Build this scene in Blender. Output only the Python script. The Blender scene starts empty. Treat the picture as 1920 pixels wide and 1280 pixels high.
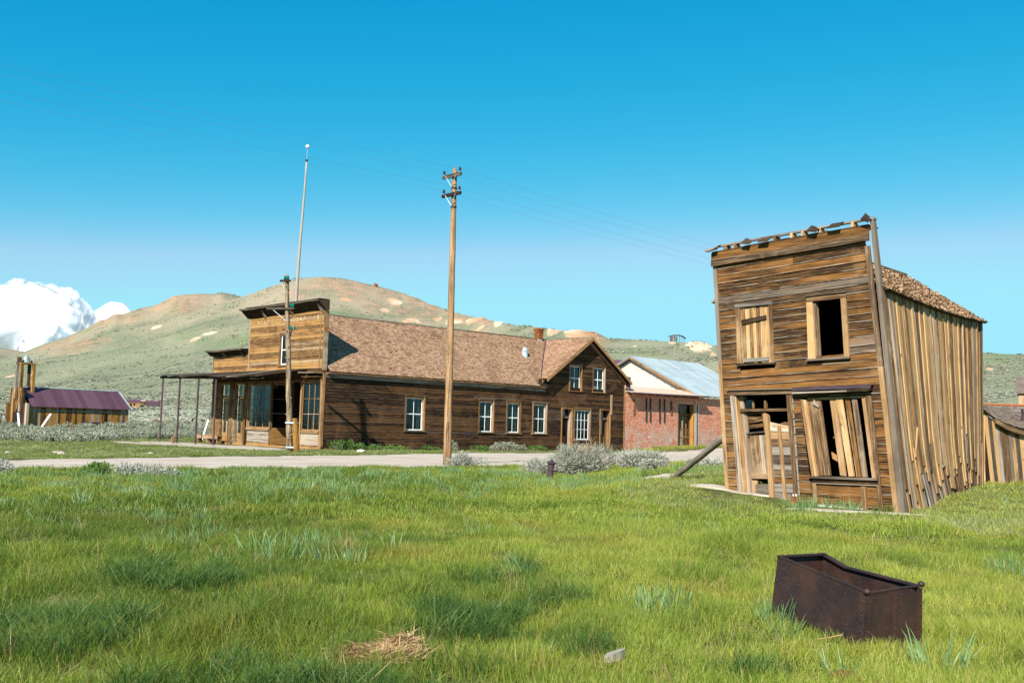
import bpy, math, random
import numpy as np
from mathutils import Vector, Matrix
random.seed(11); RNG = np.random.default_rng(7)
R_ = math.radians
scene = bpy.context.scene
COL = scene.collection

# ------------------------------------------------------------------ camera, sky, sun, exposure
cd = bpy.data.cameras.new("camera"); cam = bpy.data.objects.new("camera", cd); COL.objects.link(cam)
cd.sensor_width = 36.0; cd.lens = 35.0; cd.clip_start = 0.1; cd.clip_end = 30000
cam.matrix_world = Matrix.Translation((0, 0, 1.7)) @ Matrix.Rotation(R_(95.0), 4, 'X') @ Matrix.Rotation(R_(1.535), 4, 'Z')
scene.camera = cam

SUN_EL = R_(37.0)
SUN_H = Vector((-0.365, -0.931, 0)).normalized()          # horizontal direction towards the sun
world = bpy.data.worlds.new("World"); scene.world = world; world.use_nodes = True
wt = world.node_tree; wt.nodes.clear()
sky = wt.nodes.new('ShaderNodeTexSky'); sky.sky_type = 'NISHITA'; sky.sun_disc = False
sky.sun_elevation = SUN_EL; sky.sun_rotation = math.atan2(SUN_H.x, SUN_H.y)
sky.altitude = 2500; sky.air_density = 1.0; sky.dust_density = 0.6; sky.ozone_density = 2.2
hsv = wt.nodes.new('ShaderNodeHueSaturation'); hsv.inputs['Saturation'].default_value = 1.12; hsv.inputs['Hue'].default_value = 0.478
bg = wt.nodes.new('ShaderNodeBackground'); bg.inputs[1].default_value = 0.08
wo = wt.nodes.new('ShaderNodeOutputWorld')
# film-like grade of the whole sky: a power and a gain per channel
sep = wt.nodes.new('ShaderNodeSeparateColor'); com = wt.nodes.new('ShaderNodeCombineColor')
wt.links.new(sky.outputs[0], hsv.inputs['Color']); wt.links.new(hsv.outputs[0], sep.inputs[0])
for i, (pw, gain) in enumerate(((3.9, .135), (.84, 1.16), (.45, 2.36))):
    a = wt.nodes.new('ShaderNodeMath'); a.operation = 'POWER'; a.inputs[1].default_value = pw; wt.links.new(sep.outputs[i], a.inputs[0])
    b = wt.nodes.new('ShaderNodeMath'); b.operation = 'MULTIPLY'; b.inputs[1].default_value = gain; wt.links.new(a.outputs[0], b.inputs[0])
    c = wt.nodes.new('ShaderNodeMath'); c.operation = 'SMOOTH_MIN'; c.inputs[1].default_value = (2.2, 5.0, 6.0)[i]; c.inputs[2].default_value = .6; wt.links.new(b.outputs[0], c.inputs[0]); wt.links.new(c.outputs[0], com.inputs[i])
wt.links.new(com.outputs[0], bg.inputs[0]); wt.links.new(bg.outputs[0], wo.inputs[0])
sd = bpy.data.lights.new("sun", 'SUN'); sd.energy = 5.0; sd.angle = R_(0.53); sd.color = (1.0, 0.945, 0.86)
sun = bpy.data.objects.new("sun", sd); COL.objects.link(sun)
tosun = Vector((SUN_H.x * math.cos(SUN_EL), SUN_H.y * math.cos(SUN_EL), math.sin(SUN_EL)))
sun.rotation_euler = tosun.to_track_quat('Z', 'Y').to_euler(); sun.location = (-20, -40, 60)
scene.view_settings.view_transform = 'Standard'; scene.view_settings.look = 'None'
scene.view_settings.exposure = 1.05; scene.view_settings.gamma = 1.0; scene.view_settings.use_curve_mapping = False
scene.render.engine = 'CYCLES'
scene.cycles.max_bounces = 6; scene.cycles.transparent_max_bounces = 12

# ------------------------------------------------------------------ terrain as a function
def _ss(t):
    t = np.clip(t, 0, 1); return t * t * (3 - 2 * t)
# skylines of three ridges: bearing in degrees, slope from eye height, distance in metres
L1 = (np.array([-44.76, -31.82, -27.2, -25.75, -24.01, -22.22, -19.58, -16.84, -15.58, -14.88, -13.45, -12.29, -11.11, -9.91, -7.93, -6.24, -4.37, -2.82, -0.96, 1.21, 3.06, 4.6, 5.83, 8.86, 10.06, 11.55, 16.2, 21.7, 25.33, 27.31, 33.69, 46.17]), np.array([0.007, 0.0373, 0.0483, 0.0564, 0.0665, 0.0773, 0.0938, 0.1122, 0.1204, 0.1253, 0.1363, 0.1434, 0.1462, 0.1457, 0.1399, 0.1336, 0.1208, 0.1131, 0.1087, 0.1026, 0.0991, 0.0948, 0.093, 0.0906, 0.0898, 0.0874, 0.0853, 0.0837, 0.0803, 0.0776, 0.0653, 0.0427]), np.array([1300, 1300, 1300, 1300, 1300, 1300, 1300, 1300, 1300, 1300, 1300, 1300, 1300, 1300, 1300, 1300, 1268, 1188, 1092, 980, 900, 900, 900, 900, 900, 900, 900, 900, 900, 900, 900, 900]))
L2 = (np.array([-29.93, -28.14, -26.49, -25.76, -24.29, -23.54, -23.04, -22.64, -22.28, -21.9, -21.5, -20.84, -19.87, -19.37, -18.99, -18.41, -17.99, -16.87, -16.45, -15.73, -14.56, -12.77, -9.68]), np.array([0.0182, 0.0407, 0.0543, 0.0598, 0.0726, 0.0808, 0.0859, 0.0918, 0.0938, 0.0997, 0.0997, 0.1041, 0.1088, 0.114, 0.1185, 0.1197, 0.1187, 0.1195, 0.122, 0.1202, 0.1146, 0.1005, 0.0499]), np.array([1750, 1750, 1750, 1750, 1750, 1750, 1750, 1750, 1750, 1750, 1750, 1750, 1750, 1750, 1750, 1750, 1750, 1750, 1750, 1750, 1750, 1750, 1750]))
L3 = (np.array([-41.61, -34.08, -29.64, -27.25, -26.26, -25.24, -23.14, -20.41]), np.array([0.0315, 0.0619, 0.0623, 0.0602, 0.0583, 0.054, 0.0377, 0.0123]), np.array([3600, 3600, 3600, 3600, 3600, 3600, 3600, 3600]))
# heaps of mine tailings: x, y, radius, height
HEAPS = [(63, 890, 16.2, 5.7), (47, 885, 7.6, 3.3), (77, 895, 9.6, 3.8), (165, 874, 12.4, 4.3), (153, 863, 7.5, 2.8), (175, 867, 7.6, 2.8), (-142, 1203, 11.7, 7.8), (-114, 1119, 13.3, 6.0), (-67, 1132, 13.4, 6.1), (-43, 1128, 14.5, 4.2), (-18, 1074, 6.9, 2.9)]
_wr = np.random.default_rng(3)
_WAV = []
for wl, am in ((340, 5.5), (210, 4), (130, 2.4), (85, 1.6), (55, 1.0), (33, 0.6)):
    for k in range(4):
        th = _wr.uniform(0, 6.283); _WAV.append((math.cos(th) * 6.283 / wl, math.sin(th) * 6.283 / wl, _wr.uniform(0, 6.283), am / 2.2))
_WAVN = []
for wl, am in ((9, .05), (4.3, .035), (2.1, .03), (1.3, .02)):
    for k in range(4):
        th = _wr.uniform(0, 6.283); _WAVN.append((math.cos(th) * 6.283 / wl, math.sin(th) * 6.283 / wl, _wr.uniform(0, 6.283), am / 2))
def ground(x, y):
    x = np.asarray(x, float); y = np.asarray(y, float)
    r = np.hypot(x, y); az = np.degrees(np.arctan2(x, y))
    z = np.zeros_like(r)
    for i, (A, E, R) in enumerate((L1, L2, L3)):
        e = np.interp(az, A, E, left=0.012, right=0.012); Rr = np.interp(az, A, R)
        top = np.maximum(e * Rr + 1.7, 1.0)
        t = np.clip((r - 110) / (Rr - 110), 0, None)
        up = np.where(t <= 1, np.clip(t, 0, 1) ** 2.7, 0)
        dn = np.where(t > 1, np.clip(1 - ((t - 1) * 1.1) ** 1.5, 0.25, 1), 0)
        edge = _ss((az - (A[0] - 12)) / 10) * _ss(((A[-1] + 12) - az) / 10)
        z = np.maximum(z, top * (up + dn) * edge)
    n = np.zeros_like(r)
    for kx, ky, ph, am in _WAV: n += am * np.sin(kx * x + ky * y + ph)
    crest = 1 - 0.8 * np.exp(-((r - np.interp(az, L1[0], L1[2])) / 60.0) ** 2)
    z = z + n * _ss((r - 260) / 500) * crest * 0.6
    for hx, hy, hr, hh in HEAPS:
        d = np.hypot(x - hx, y - hy) / hr
        z = z + hh * np.clip(1 - d, 0, 1) ** 0.8 * (d < 1)
    z = z + 0.42 * _ss((y - 22.5) / 7) * (1 - _ss((y - 34) / 14)) * _ss((x - 2) / 4) * (1 - _ss((x - 34) / 10))
    z = z + 0.45 * _ss((y - 82) / 10) * _ss((x - 6) / 9)
    z = z + 0.25 * _ss((r - 90) / 40) * (x < 0)
    m = np.zeros_like(r)
    for kx, ky, ph, am in _WAVN: m += am * np.sin(kx * x + ky * y + ph)
    return z + m * (1 - 0.75 * _ss((r - 12) / 25)) * (r < 120)
def gz(x, y): return float(ground(x, y))

# ------------------------------------------------------------------ node helper and materials
class NT:
    def __init__(s, name):
        s.m = bpy.data.materials.new(name); s.m.use_nodes = True; s.t = s.m.node_tree; s.t.nodes.clear()
        s.out = s.t.nodes.new('ShaderNodeOutputMaterial')
    def n(s, typ, ins=None, **kw):
        nd = s.t.nodes.new('ShaderNode' + typ)
        for k, v in kw.items(): setattr(nd, k, v)
        for k, v in (ins or {}).items():
            sk = nd.inputs[k]
            if isinstance(v, bpy.types.NodeSocket): s.t.links.new(v, sk)
            else: sk.default_value = v
        return nd
    def math(s, op, a, b=0.0, c=None, clamp=False):
        d = {0: a, 1: b}
        if c is not None: d[2] = c
        return s.n('Math', d, operation=op, use_clamp=clamp).outputs[0]
    def step(s, x, lo, hi):                                # smooth 0..1
        return s.n('MapRange', {0: x, 1: lo, 2: hi, 3: 0.0, 4: 1.0}, interpolation_type='SMOOTHSTEP').outputs[0]
    def mix(s, f, a, b, bt='MIX'):
        c = lambda v: v if isinstance(v, bpy.types.NodeSocket) else (*v, 1.0)
        return s.n('Mix', {0: f, 6: c(a), 7: c(b)}, data_type='RGBA', blend_type=bt, clamp_factor=True).outputs[2]
    def noise(s, vec, scale=1.0, detail=4.0, rough=0.55, dist=0.0):
        return s.n('TexNoise', {'Vector': vec, 'Scale': scale, 'Detail': detail, 'Roughness': rough, 'Distortion': dist}).outputs[0]
    def scale(s, vec, v):
        return s.n('Mapping', {'Vector': vec, 'Scale': v}).outputs[0]
    def rnd(s):
        a = s.n('ObjectInfo').outputs['Random']; b = s.n('NewGeometry').outputs['Random Per Island']
        return s.math('FRACT', s.math('ADD', s.math('MULTIPLY', a, 7.13), s.math('MULTIPLY', b, 3.71)))
    def pbr(s, col, rough=0.85, spec=0.2, bump=None, bs=0.3, bd=0.01, metal=0.0):
        p = s.n('BsdfPrincipled'); 
        c = col if isinstance(col, bpy.types.NodeSocket) else None
        if c: s.t.links.new(c, p.inputs['Base Color'])
        else: p.inputs['Base Color'].default_value = (*col, 1)
        for k, v in (('Roughness', rough), ('Specular IOR Level', spec), ('Metallic', metal)):
            if isinstance(v, bpy.types.NodeSocket): s.t.links.new(v, p.inputs[k])
            else: p.inputs[k].default_value = v
        if bump is not None:
            b = s.n('Bump', {'Height': bump, 'Strength': bs, 'Distance': bd}); s.t.links.new(b.outputs[0], p.inputs['Normal'])
        s.t.links.new(p.outputs[0], s.out.inputs[0]); return s.m

def wood(name, dark, mid, light, grey=(.36, .33, .29), gfrac=0.15, edge=0.0, knots=0.5, tone=0.4, stain_c=0.5, ecol=(.42, .37, .30), st=(.62, 5.5)):
    t = NT(name); r = t.rnd(); r2 = t.math('FRACT', t.math('MULTIPLY', r, 17.31)); r3 = t.math('FRACT', t.math('MULTIPLY', r, 41.7))
    uv = t.n('UVMap').outputs[0]
    off = t.n('CombineXYZ', {0: t.math('MULTIPLY', r, 53.0), 1: t.math('MULTIPLY', r2, 19.0), 2: 0.0}).outputs[0]
    v = t.n('VectorMath', {0: uv, 1: off}, operation='ADD').outputs[0]
    grain = t.noise(t.scale(v, (1.3, 46, 1)), 1.0, 5, .62, .4)
    streak = t.noise(t.scale(v, (.42, 11, 1)), 1.0, 4, .6, .8)
    stain = t.noise(t.scale(v, (st[0], st[1], 1)), 1.0, 5, .62, .6)
    s = t.math('ADD', t.math('MULTIPLY', stain, .55), t.math('MULTIPLY', streak, .45))
    s = t.math('ADD', s, t.math('MULTIPLY', t.math('SUBTRACT', r, .5), tone))
    c = t.mix(t.step(s, stain_c - .10, stain_c + .10), dark, mid)
    c = t.mix(t.math('MULTIPLY', t.step(grain, .48, .72), .62), c, light)
    c = t.mix(t.math('MULTIPLY', t.step(grain, .42, .27), .7), c, tuple(q * .35 for q in dark))
    gm = t.math('MULTIPLY', t.step(r3, 1 - gfrac - .1, 1 - gfrac + .1), t.step(streak, .3, .6))
    c = t.mix(t.math('MULTIPLY', gm, .85), c, grey)
    if knots:
        vo = t.n('TexVoronoi', {'Vector': t.scale(v, (1.6, 5.5, 1)), 'Scale': 1.0}).outputs['Distance']
        c = t.mix(t.math('MULTIPLY', t.step(vo, .10, .04), knots), c, tuple(q * .4 for q in dark))
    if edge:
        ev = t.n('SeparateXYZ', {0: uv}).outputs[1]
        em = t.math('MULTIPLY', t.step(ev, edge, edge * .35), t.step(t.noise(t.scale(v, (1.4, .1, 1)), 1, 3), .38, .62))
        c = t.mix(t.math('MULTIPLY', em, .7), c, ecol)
    ob = t.n('TexCoord').outputs['Object']; dirt = t.noise(t.scale(ob, (1, 1, .8)), .85, 5, .65)
    c = t.mix(t.math('MULTIPLY', t.step(dirt, .50, .70), .42), c, tuple(q * .55 for q in dark)); c = t.mix(t.math('MULTIPLY', t.step(dirt, .44, .30), .22), c, tuple(min(.7, q * 1.25 + .03) for q in light))
    h = t.math('ADD', grain, t.math('MULTIPLY', streak, .5))
    return t.pbr(c, .85, .15, h, .5, .012)

def plain(name, col, rough=.8, spec=.2, var=.25, sc=3.0, metal=0.0):
    t = NT(name); p = t.n('TexCoord').outputs['Object']; n = t.noise(p, sc, 5, .6); r = t.rnd()
    f = t.math('ADD', t.math('MULTIPLY', n, .7), t.math('MULTIPLY', r, .3))
    c = t.mix(t.step(f, .25, .75), tuple(q * (1 - var) for q in col), tuple(min(1, q * (1 + var)) for q in col))
    return t.pbr(c, rough, spec, n, .25, .01, metal)

M = {}
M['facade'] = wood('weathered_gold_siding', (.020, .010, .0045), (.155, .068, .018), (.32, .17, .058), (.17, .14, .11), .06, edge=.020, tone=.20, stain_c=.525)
M['plank'] = wood('bleached_plank', (.11, .052, .019), (.43, .255, .108), (.59, .435, .265), (.44, .40, .34), .10, knots=1.0, tone=.38, stain_c=.47)
M['trim'] = wood('trim_board', (.075, .040, .018), (.28, .165, .075), (.45, .31, .18), (.33, .30, .26), .22, tone=.35, stain_c=.49)
M['greytrim'] = wood('grey_board', (.05, .036, .025), (.145, .112, .082), (.26, .22, .175), (.24, .22, .19), .25)
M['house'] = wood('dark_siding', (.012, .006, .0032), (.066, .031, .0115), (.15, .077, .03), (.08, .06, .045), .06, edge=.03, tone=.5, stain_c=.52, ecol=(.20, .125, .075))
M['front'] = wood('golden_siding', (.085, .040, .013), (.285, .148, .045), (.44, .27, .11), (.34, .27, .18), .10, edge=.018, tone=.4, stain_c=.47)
M['casing'] = wood('window_casing', (.10, .05, .02), (.28, .15, .06), (.42, .27, .13), tone=.3)
M['darkwood'] = wood('dark_old_wood', (.014, .009, .006), (.05, .03, .017), (.10, .065, .04), tone=.4)
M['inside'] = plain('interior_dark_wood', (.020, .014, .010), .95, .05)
M['pole'] = wood('pole_wood', (.055, .026, .010), (.33, .185, .080), (.52, .38, .24), (.45, .42, .38), .15, knots=.9, stain_c=.49, st=(.5, 9))
M['bark'] = wood('knotty_pole', (.075, .045, .022), (.34, .255, .16), (.50, .42, .31), knots=1.0, stain_c=.46)
M['greypole'] = wood('silvered_pole', (.28, .25, .21), (.47, .43, .37), (.60, .56, .49), knots=.3)
M['log'] = wood('grey_log', (.06, .045, .033), (.19, .155, .12), (.33, .28, .23), knots=.6)
M['fire'] = wood('firehouse_plank', (.045, .022, .008), (.30, .145, .032), (.46, .25, .07), tone=.6, stain_c=.45)
M['white'] = plain('white_paint', (.74, .74, .72), .6, .3, .12)
M['iron'] = plain('dark_iron', (.030, .022, .024), .6, .4, .4)
M['purple'] = plain('rusted_purple_tin', (.055, .030, .036), .55, .4, .45)
M['tin'] = plain('galvanised_tin', (.34, .42, .45), .45, .5, .2)
M['glassgreen'] = plain('green_glass', (.0, .12, .10), .15, .8, .1)
M['glassbrown'] = plain('brown_porcelain', (.05, .015, .02), .2, .7, .1)
M['concrete'] = plain('pale_concrete', (.42, .40, .37), .9, .1, .2)
M['stone'] = plain('pale_stone', (.42, .36, .30), .9, .1, .3, 8)
M['redrust'] = plain('orange_rust', (.22, .075, .028), .9, .1, .4)
M['skin'] = plain('skin', (.45, .25, .17)); M['cloth_a'] = plain('pale_pink_cloth', (.5, .38, .4)); M['cloth_b'] = plain('black_cloth', (.02, .02, .025)); M['cloth_c'] = plain('blue_denim', (.05, .07, .14))
M['hair'] = plain('dark_hair', (.03, .018, .012))

def mat_shingle(name, cols):
    t = NT(name); r = t.rnd(); uv = t.n('UVMap').outputs[0]; pos = t.n('TexCoord').outputs['Object']
    cl = t.noise(pos, 1.1, 4, .6); f = t.math('ADD', t.math('MULTIPLY', r, .75), t.math('MULTIPLY', cl, .45))
    c = t.mix(t.step(f, .15, .55), cols[0], cols[1]); c = t.mix(t.step(f, .55, 1.0), c, cols[2])
    wx_ = t.noise(t.scale(pos, (.5, .5, .22)), 1, 5, .65); c = t.mix(t.math('MULTIPLY', t.step(wx_, .48, .68), .38), c, tuple(q * .6 for q in cols[0]))
    g = t.noise(t.scale(uv, (3, 60, 1)), 1, 3); c = t.mix(t.math('MULTIPLY', t.step(g, .5, .35), .5), c, tuple(q * .5 for q in cols[0]))
    return t.pbr(c, .85, .15, g, .4, .008)
M['shingle'] = mat_shingle('cedar_shingle', ((.18, .10, .058), (.31, .185, .11), (.42, .275, .175)))
M['shingle_dark'] = mat_shingle('old_curled_shingle', ((.09, .046, .022), (.25, .15, .08), (.42, .29, .18)))
M['shingle_grey'] = mat_shingle('grey_shingle', ((.10, .075, .06), (.21, .16, .13), (.31, .25, .2)))

def mat_brick():
    t = NT('red_brick'); r = t.rnd(); pos = t.n('TexCoord').outputs['Object']
    c = t.mix(t.step(r, 0, .6), (.42, .145, .082), (.58, .245, .15)); c = t.mix(t.step(r, .6, 1.0), c, (.57, .31, .21))
    big = t.noise(pos, .55, 5, .65); z = t.n('SeparateXYZ', {0: pos}).outputs[2]
    low = t.math('MULTIPLY', t.step(z, 2.3, .9), t.step(big, .44, .60))
    wear = t.math('MAXIMUM', low, t.math('MULTIPLY', t.step(big, .60, .72), .7))
    c = t.mix(t.math('MULTIPLY', wear, .6), c, (.46, .38, .32))
    fine = t.noise(pos, 25, 3); return t.pbr(t.mix(t.math('MULTIPLY', fine, .15), c, (.12, .06, .04)), .9, .1, fine, .4, .01)
M['brick'] = mat_brick()
M['mortar'] = plain('lime_mortar', (.50, .41, .34), .95, .05, .25, 6)
M['plaster'] = plain('cream_plaster', (.43, .385, .33), .9, .1, .08, 2)
M['tan_tin'] = plain('tan_roof_sheet', (.46, .33, .235), .7, .3, .12)

def mat_tinroof():
    t = NT('blue_grey_tin_sheet'); r = t.rnd(); p = t.n('TexCoord').outputs['Object']; n = t.noise(p, 1.6, 6, .65)
    c = t.mix(t.math('ADD', t.math('MULTIPLY', r, .5), t.math('MULTIPLY', n, .5)), (.215, .27, .275), (.37, .42, .415))
    c = t.mix(t.math('MULTIPLY', t.step(n, .60, .68), .7), c, (.20, .14, .10)); return t.pbr(c, .5, .4, n, .15, .02)
M['tinroof'] = mat_tinroof()
def mat_fireroof():
    t = NT('purple_rust_iron_roof'); r = t.rnd(); p = t.n('TexCoord').outputs['Object']; n = t.noise(t.scale(p, (1, 1, .3)), 1.3, 5, .6)
    c = t.mix(t.math('ADD', t.math('MULTIPLY', r, .5), t.math('MULTIPLY', n, .5)), (.055, .020, .028), (.115, .058, .075)); return t.pbr(c, .5, .45, n, .1, .02)
M['fireroof'] = mat_fireroof()
def mat_rust():
    t = NT('cart_rust'); p = t.n('TexCoord').outputs['Object']; n = t.noise(p, 2.4, 6, .65); f = t.noise(p, 60, 3, .6)
    c = t.mix(t.step(n, .35, .7), (.015, .0085, .0085), (.042, .018, .011)); c = t.mix(t.math('MULTIPLY', t.step(f, .55, .75), .5), c, (.13, .05, .02))
    return t.pbr(c, t.math('ADD', .42, t.math('MULTIPLY', n, .35)), .4, f, .25, .004)
M['rust'] = mat_rust()
def mat_glass():
    t = NT('old_window_glass'); ge = t.n('NewGeometry'); dt = t.math('ABSOLUTE', t.n('VectorMath', {0: ge.outputs['Incoming'], 1: ge.outputs['Normal']}, operation='DOT_PRODUCT').outputs['Value']); fr = t.math('ADD', .04, t.math('MULTIPLY', .9, t.math('POWER', t.math('SUBTRACT', 1.0, dt), 5.0)))
    wob = t.n('Bump', {'Height': t.noise(t.n('TexCoord').outputs['Object'], 4, 2), 'Strength': .12, 'Distance': .05}).outputs[0]
    tr = t.n('BsdfTransparent', {0: (.4, .46, .45, 1)}).outputs[0]; gl = t.n('BsdfGlossy', {0: (.9, .95, 1, 1), 1: .03, 'Normal': wob}).outputs[0]
    mx = t.n('MixShader', {0: t.math('MULTIPLY', fr, 1.0), 1: tr, 2: gl}).outputs[0]; t.t.links.new(mx, t.out.inputs[0]); return t.m
M['glass'] = mat_glass()

def leafmat(name, c1, c2, c3, big=0.12, transl=.35, warm=None, drift=0.0):
    """Foliage: colour drifts over the ground with the plant's own position and varies from plant to plant."""
    t = NT(name); oi = t.n('ObjectInfo'); loc = oi.outputs['Location']; r = oi.outputs['Random']; isl = t.n('NewGeometry').outputs['Random Per Island']
    n1 = t.noise(t.scale(loc, (1, 1, 0)), big, 4, .6); n2 = t.noise(t.scale(loc, (1, 1, 0)), big * 5.5, 3, .6)
    f = t.math('ADD', t.math('MULTIPLY', n1, .62), t.math('MULTIPLY', n2, .38)); f = t.math('ADD', f, t.math('MULTIPLY', t.math('SUBTRACT', isl, .5), .22)); f = t.math('ADD', f, t.math('MULTIPLY', t.math('SUBTRACT', r, .5), .10))
    if drift: f = t.math('ADD', f, t.math('MULTIPLY', t.step(t.n('SeparateXYZ', {0: loc}).outputs[0], -6, 5), drift)); f = t.math('SUBTRACT', f, drift * .55)
    c = t.mix(t.step(f, .36, .52), c1, c2); c = t.mix(t.step(f, .52, .66), c, c3)
    if drift:
        n3 = t.noise(t.scale(loc, (1, 1.6, 0)), .33, 4, .65); c = t.mix(t.math('MULTIPLY', t.step(n3, .50, .66), .55), c, (.31, .265, .04))
        n4 = t.noise(t.scale(loc, (1, 1.5, 0)), .62, 3, .6); c = t.mix(t.math('MULTIPLY', t.step(n4, .52, .64), .62), c, (.07, .14, .02))
    if warm:
        w = t.step(t.math('FRACT', t.math('MULTIPLY', isl, 13.7)), 1 - warm[1], 1 - warm[1] + .03); c = t.mix(t.math('MULTIPLY', w, .85), c, warm[0])
    d = t.n('BsdfDiffuse', {0: c}).outputs[0]; tl = t.n('BsdfTranslucent', {0: c}).outputs[0]
    g = t.n('BsdfGlossy', {0: (1, 1, 1, 1), 1: .45}).outputs[0]
    mx = t.n('MixShader', {0: transl, 1: d, 2: tl}).outputs[0]; mx = t.n('MixShader', {0: .012, 1: mx, 2: g}).outputs[0]
    t.t.links.new(mx, t.out.inputs[0]); return t.m
M['grass'] = leafmat('meadow_grass', (.085, .145, .018), (.235, .315, .036), (.43, .44, .085), .10, .45, ((.46, .34, .12), .06), .14)
M['darkgrass'] = leafmat('dark_rush_grass', (.045, .098, .02), (.075, .145, .03), (.13, .20, .045), .3, .35, ((.35, .25, .09), .05))
M['lawn'] = leafmat('short_pale_grass', (.13, .185, .045), (.235, .29, .085), (.36, .37, .16), .16, .4, ((.42, .36, .2), .12))
M['iris'] = leafmat('blue_green_blades', (.10, .185, .065), (.175, .285, .115), (.265, .37, .175), .3, .3)
M['sage'] = leafmat('sage_leaf', (.19, .205, .14), (.25, .262, .185), (.315, .322, .245), .05, .2)
M['sagepale'] = leafmat('pale_sage_leaf', (.25, .26, .20), (.33, .33, .27), (.42, .41, .35), .5, .2)
M['weed'] = leafmat('green_weed_leaf', (.05, .11, .018), (.09, .175, .028), (.15, .24, .055), .5, .35)
M['straw'] = leafmat('dry_straw', (.28, .165, .075), (.42, .27, .13), (.55, .40, .22), .9, .3)
M['twig'] = plain('grey_twig', (.33, .29, .25), .9, .1, .3)

# ------------------------------------------------------------------ mesh helpers
ORG = {}
class MB:
    """Collects faces with uv (u runs along the grain) and links them as one mesh object."""
    def __init__(s): s.v = []; s.f = []; s.uv = []
    def face(s, pts, uv=None):
        b = len(s.v); s.v.extend(pts); s.f.append(tuple(range(b, b + len(pts)))); s.uv.append(uv or [(0, 0)] * len(pts))
    def hexa(s, P, grain='u'):
        P = [Vector(p) for p in P]; b = len(s.v); s.v.extend(P)
        L = (P[1] - P[0]).length; W = (P[3] - P[0]).length; T = (P[4] - P[0]).length
        for idx in ((0, 1, 2, 3), (5, 4, 7, 6), (4, 5, 1, 0), (3, 2, 6, 7), (4, 0, 3, 7), (1, 5, 6, 2)): s.f.append(tuple(b + i for i in idx))
        U = [[(0, 0), (L, 0), (L, W), (0, W)], [(L, 0), (0, 0), (0, W), (L, W)], [(0, -T), (L, -T), (L, 0), (0, 0)], [(0, W), (L, W), (L, W + T), (0, W + T)],
             [(0, 0), (T, 0), (T, W), (0, W)], [(0, 0), (T, 0), (T, W), (0, W)]]
        if grain == 'v':
            U = [[(0, 0), (0, L), (W, L), (W, 0)], [(0, L), (0, 0), (W, 0), (W, L)], [(0, 0), (0, L), (T, L), (T, 0)], [(0, 0), (0, L), (T, L), (T, 0)],
                 [(0, -T), (0, 0), (W, 0), (W, -T)], [(0, L), (0, L + T), (W, L + T), (W, L)]]
        s.uv.extend(U); return s
    def loft(s, rings, cap=True):
        """rings: lists of points, all the same length, along the length; u runs along."""
        n = len(rings[0]); b = len(s.v); u = 0.0; us = [0.0]
        for i in range(1, len(rings)):
            u += (sum((Vector(p) for p in rings[i]), Vector()) / n - sum((Vector(p) for p in rings[i - 1]), Vector()) / n).length; us.append(u)
        per = [0.0]
        for k in range(n): per.append(per[-1] + (Vector(rings[0][(k + 1) % n]) - Vector(rings[0][k])).length)
        for rg in rings: s.v.extend(Vector(p) for p in rg)
        for i in range(len(rings) - 1):
            for k in range(n):
                k2 = (k + 1) % n; s.f.append((b + i * n + k, b + i * n + k2, b + (i + 1) * n + k2, b + (i + 1) * n + k))
                s.uv.append([(us[i], per[k]), (us[i], per[k + 1]), (us[i + 1], per[k + 1]), (us[i + 1], per[k])])
        if cap:
            s.f.append(tuple(b + k for k in range(n))[::-1]); s.uv.append([(0, 0)] * n)
            m = b + (len(rings) - 1) * n; s.f.append(tuple(m + k for k in range(n))); s.uv.append([(0, 0)] * n)
        return s
    def tube(s, path, rad, n=8, cap=True, jit=0.0):
        path = [Vector(p) for p in path]; rings = []
        for i, p in enumerate(path):
            d = (path[min(i + 1, len(path) - 1)] - path[max(i - 1, 0)]).normalized()
            x = d.orthogonal().normalized() if i == 0 else (px_ - d * px_.dot(d)).normalized()
            px_ = x; y = d.cross(x); r = rad[i] if isinstance(rad, (list, tuple)) else rad
            rings.append([p + (x * math.cos(k * 2 * math.pi / n) + y * math.sin(k * 2 * math.pi / n)) * r * (1 + random.uniform(-jit, jit)) for k in range(n)])
        return s.loft(rings, cap)
    def ball(s, c, r, nu=10, nv=6, sq=1.0):
        c = Vector(c); rings = [[c + Vector((math.sin(t) * math.cos(p) * r, math.sin(t) * math.sin(p) * r, -math.cos(t) * r * sq)) for p in [k * 2 * math.pi / nu for k in range(nu)]] for t in [0.02 + (math.pi - .04) * j / nv for j in range(nv + 1)]]
        return s.loft(rings)
    def build(s, name, mat, parent=None, smooth=False, org=None):
        o0 = ORG[parent.name] if parent else Vector(org if org is not None else (0, 0, 0))
        me = bpy.data.meshes.new(name); me.from_pydata([tuple(Vector(p) - o0) for p in s.v], [], s.f)
        l = me.uv_layers.new(name="UVMap"); flat = [c for f in s.uv for q in f for c in q]; l.data.foreach_set('uv', flat)
        if smooth: me.polygons.foreach_set('use_smooth', [True] * len(me.polygons))
        mats = mat if isinstance(mat, list) else [mat]
        for q in mats: me.materials.append(M[q] if isinstance(q, str) else q)
        o = bpy.data.objects.new(name, me); COL.objects.link(o)
        if parent: o.parent = parent
        else: o.location = o0
        ORG[o.name] = o0; return o
def tag(o, label=None, cat=None, group=None, kind=None):
    for k, v in (('label', label), ('category', cat), ('group', group), ('kind', kind)):
        if v: o[k] = v
    return o
def thing(name, label, cat, loc, group=None):
    o = bpy.data.objects.new(name, None); COL.objects.link(o); o.location = loc; o.empty_display_size = .3; ORG[o.name] = Vector(loc); return tag(o, label, cat, group)
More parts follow.
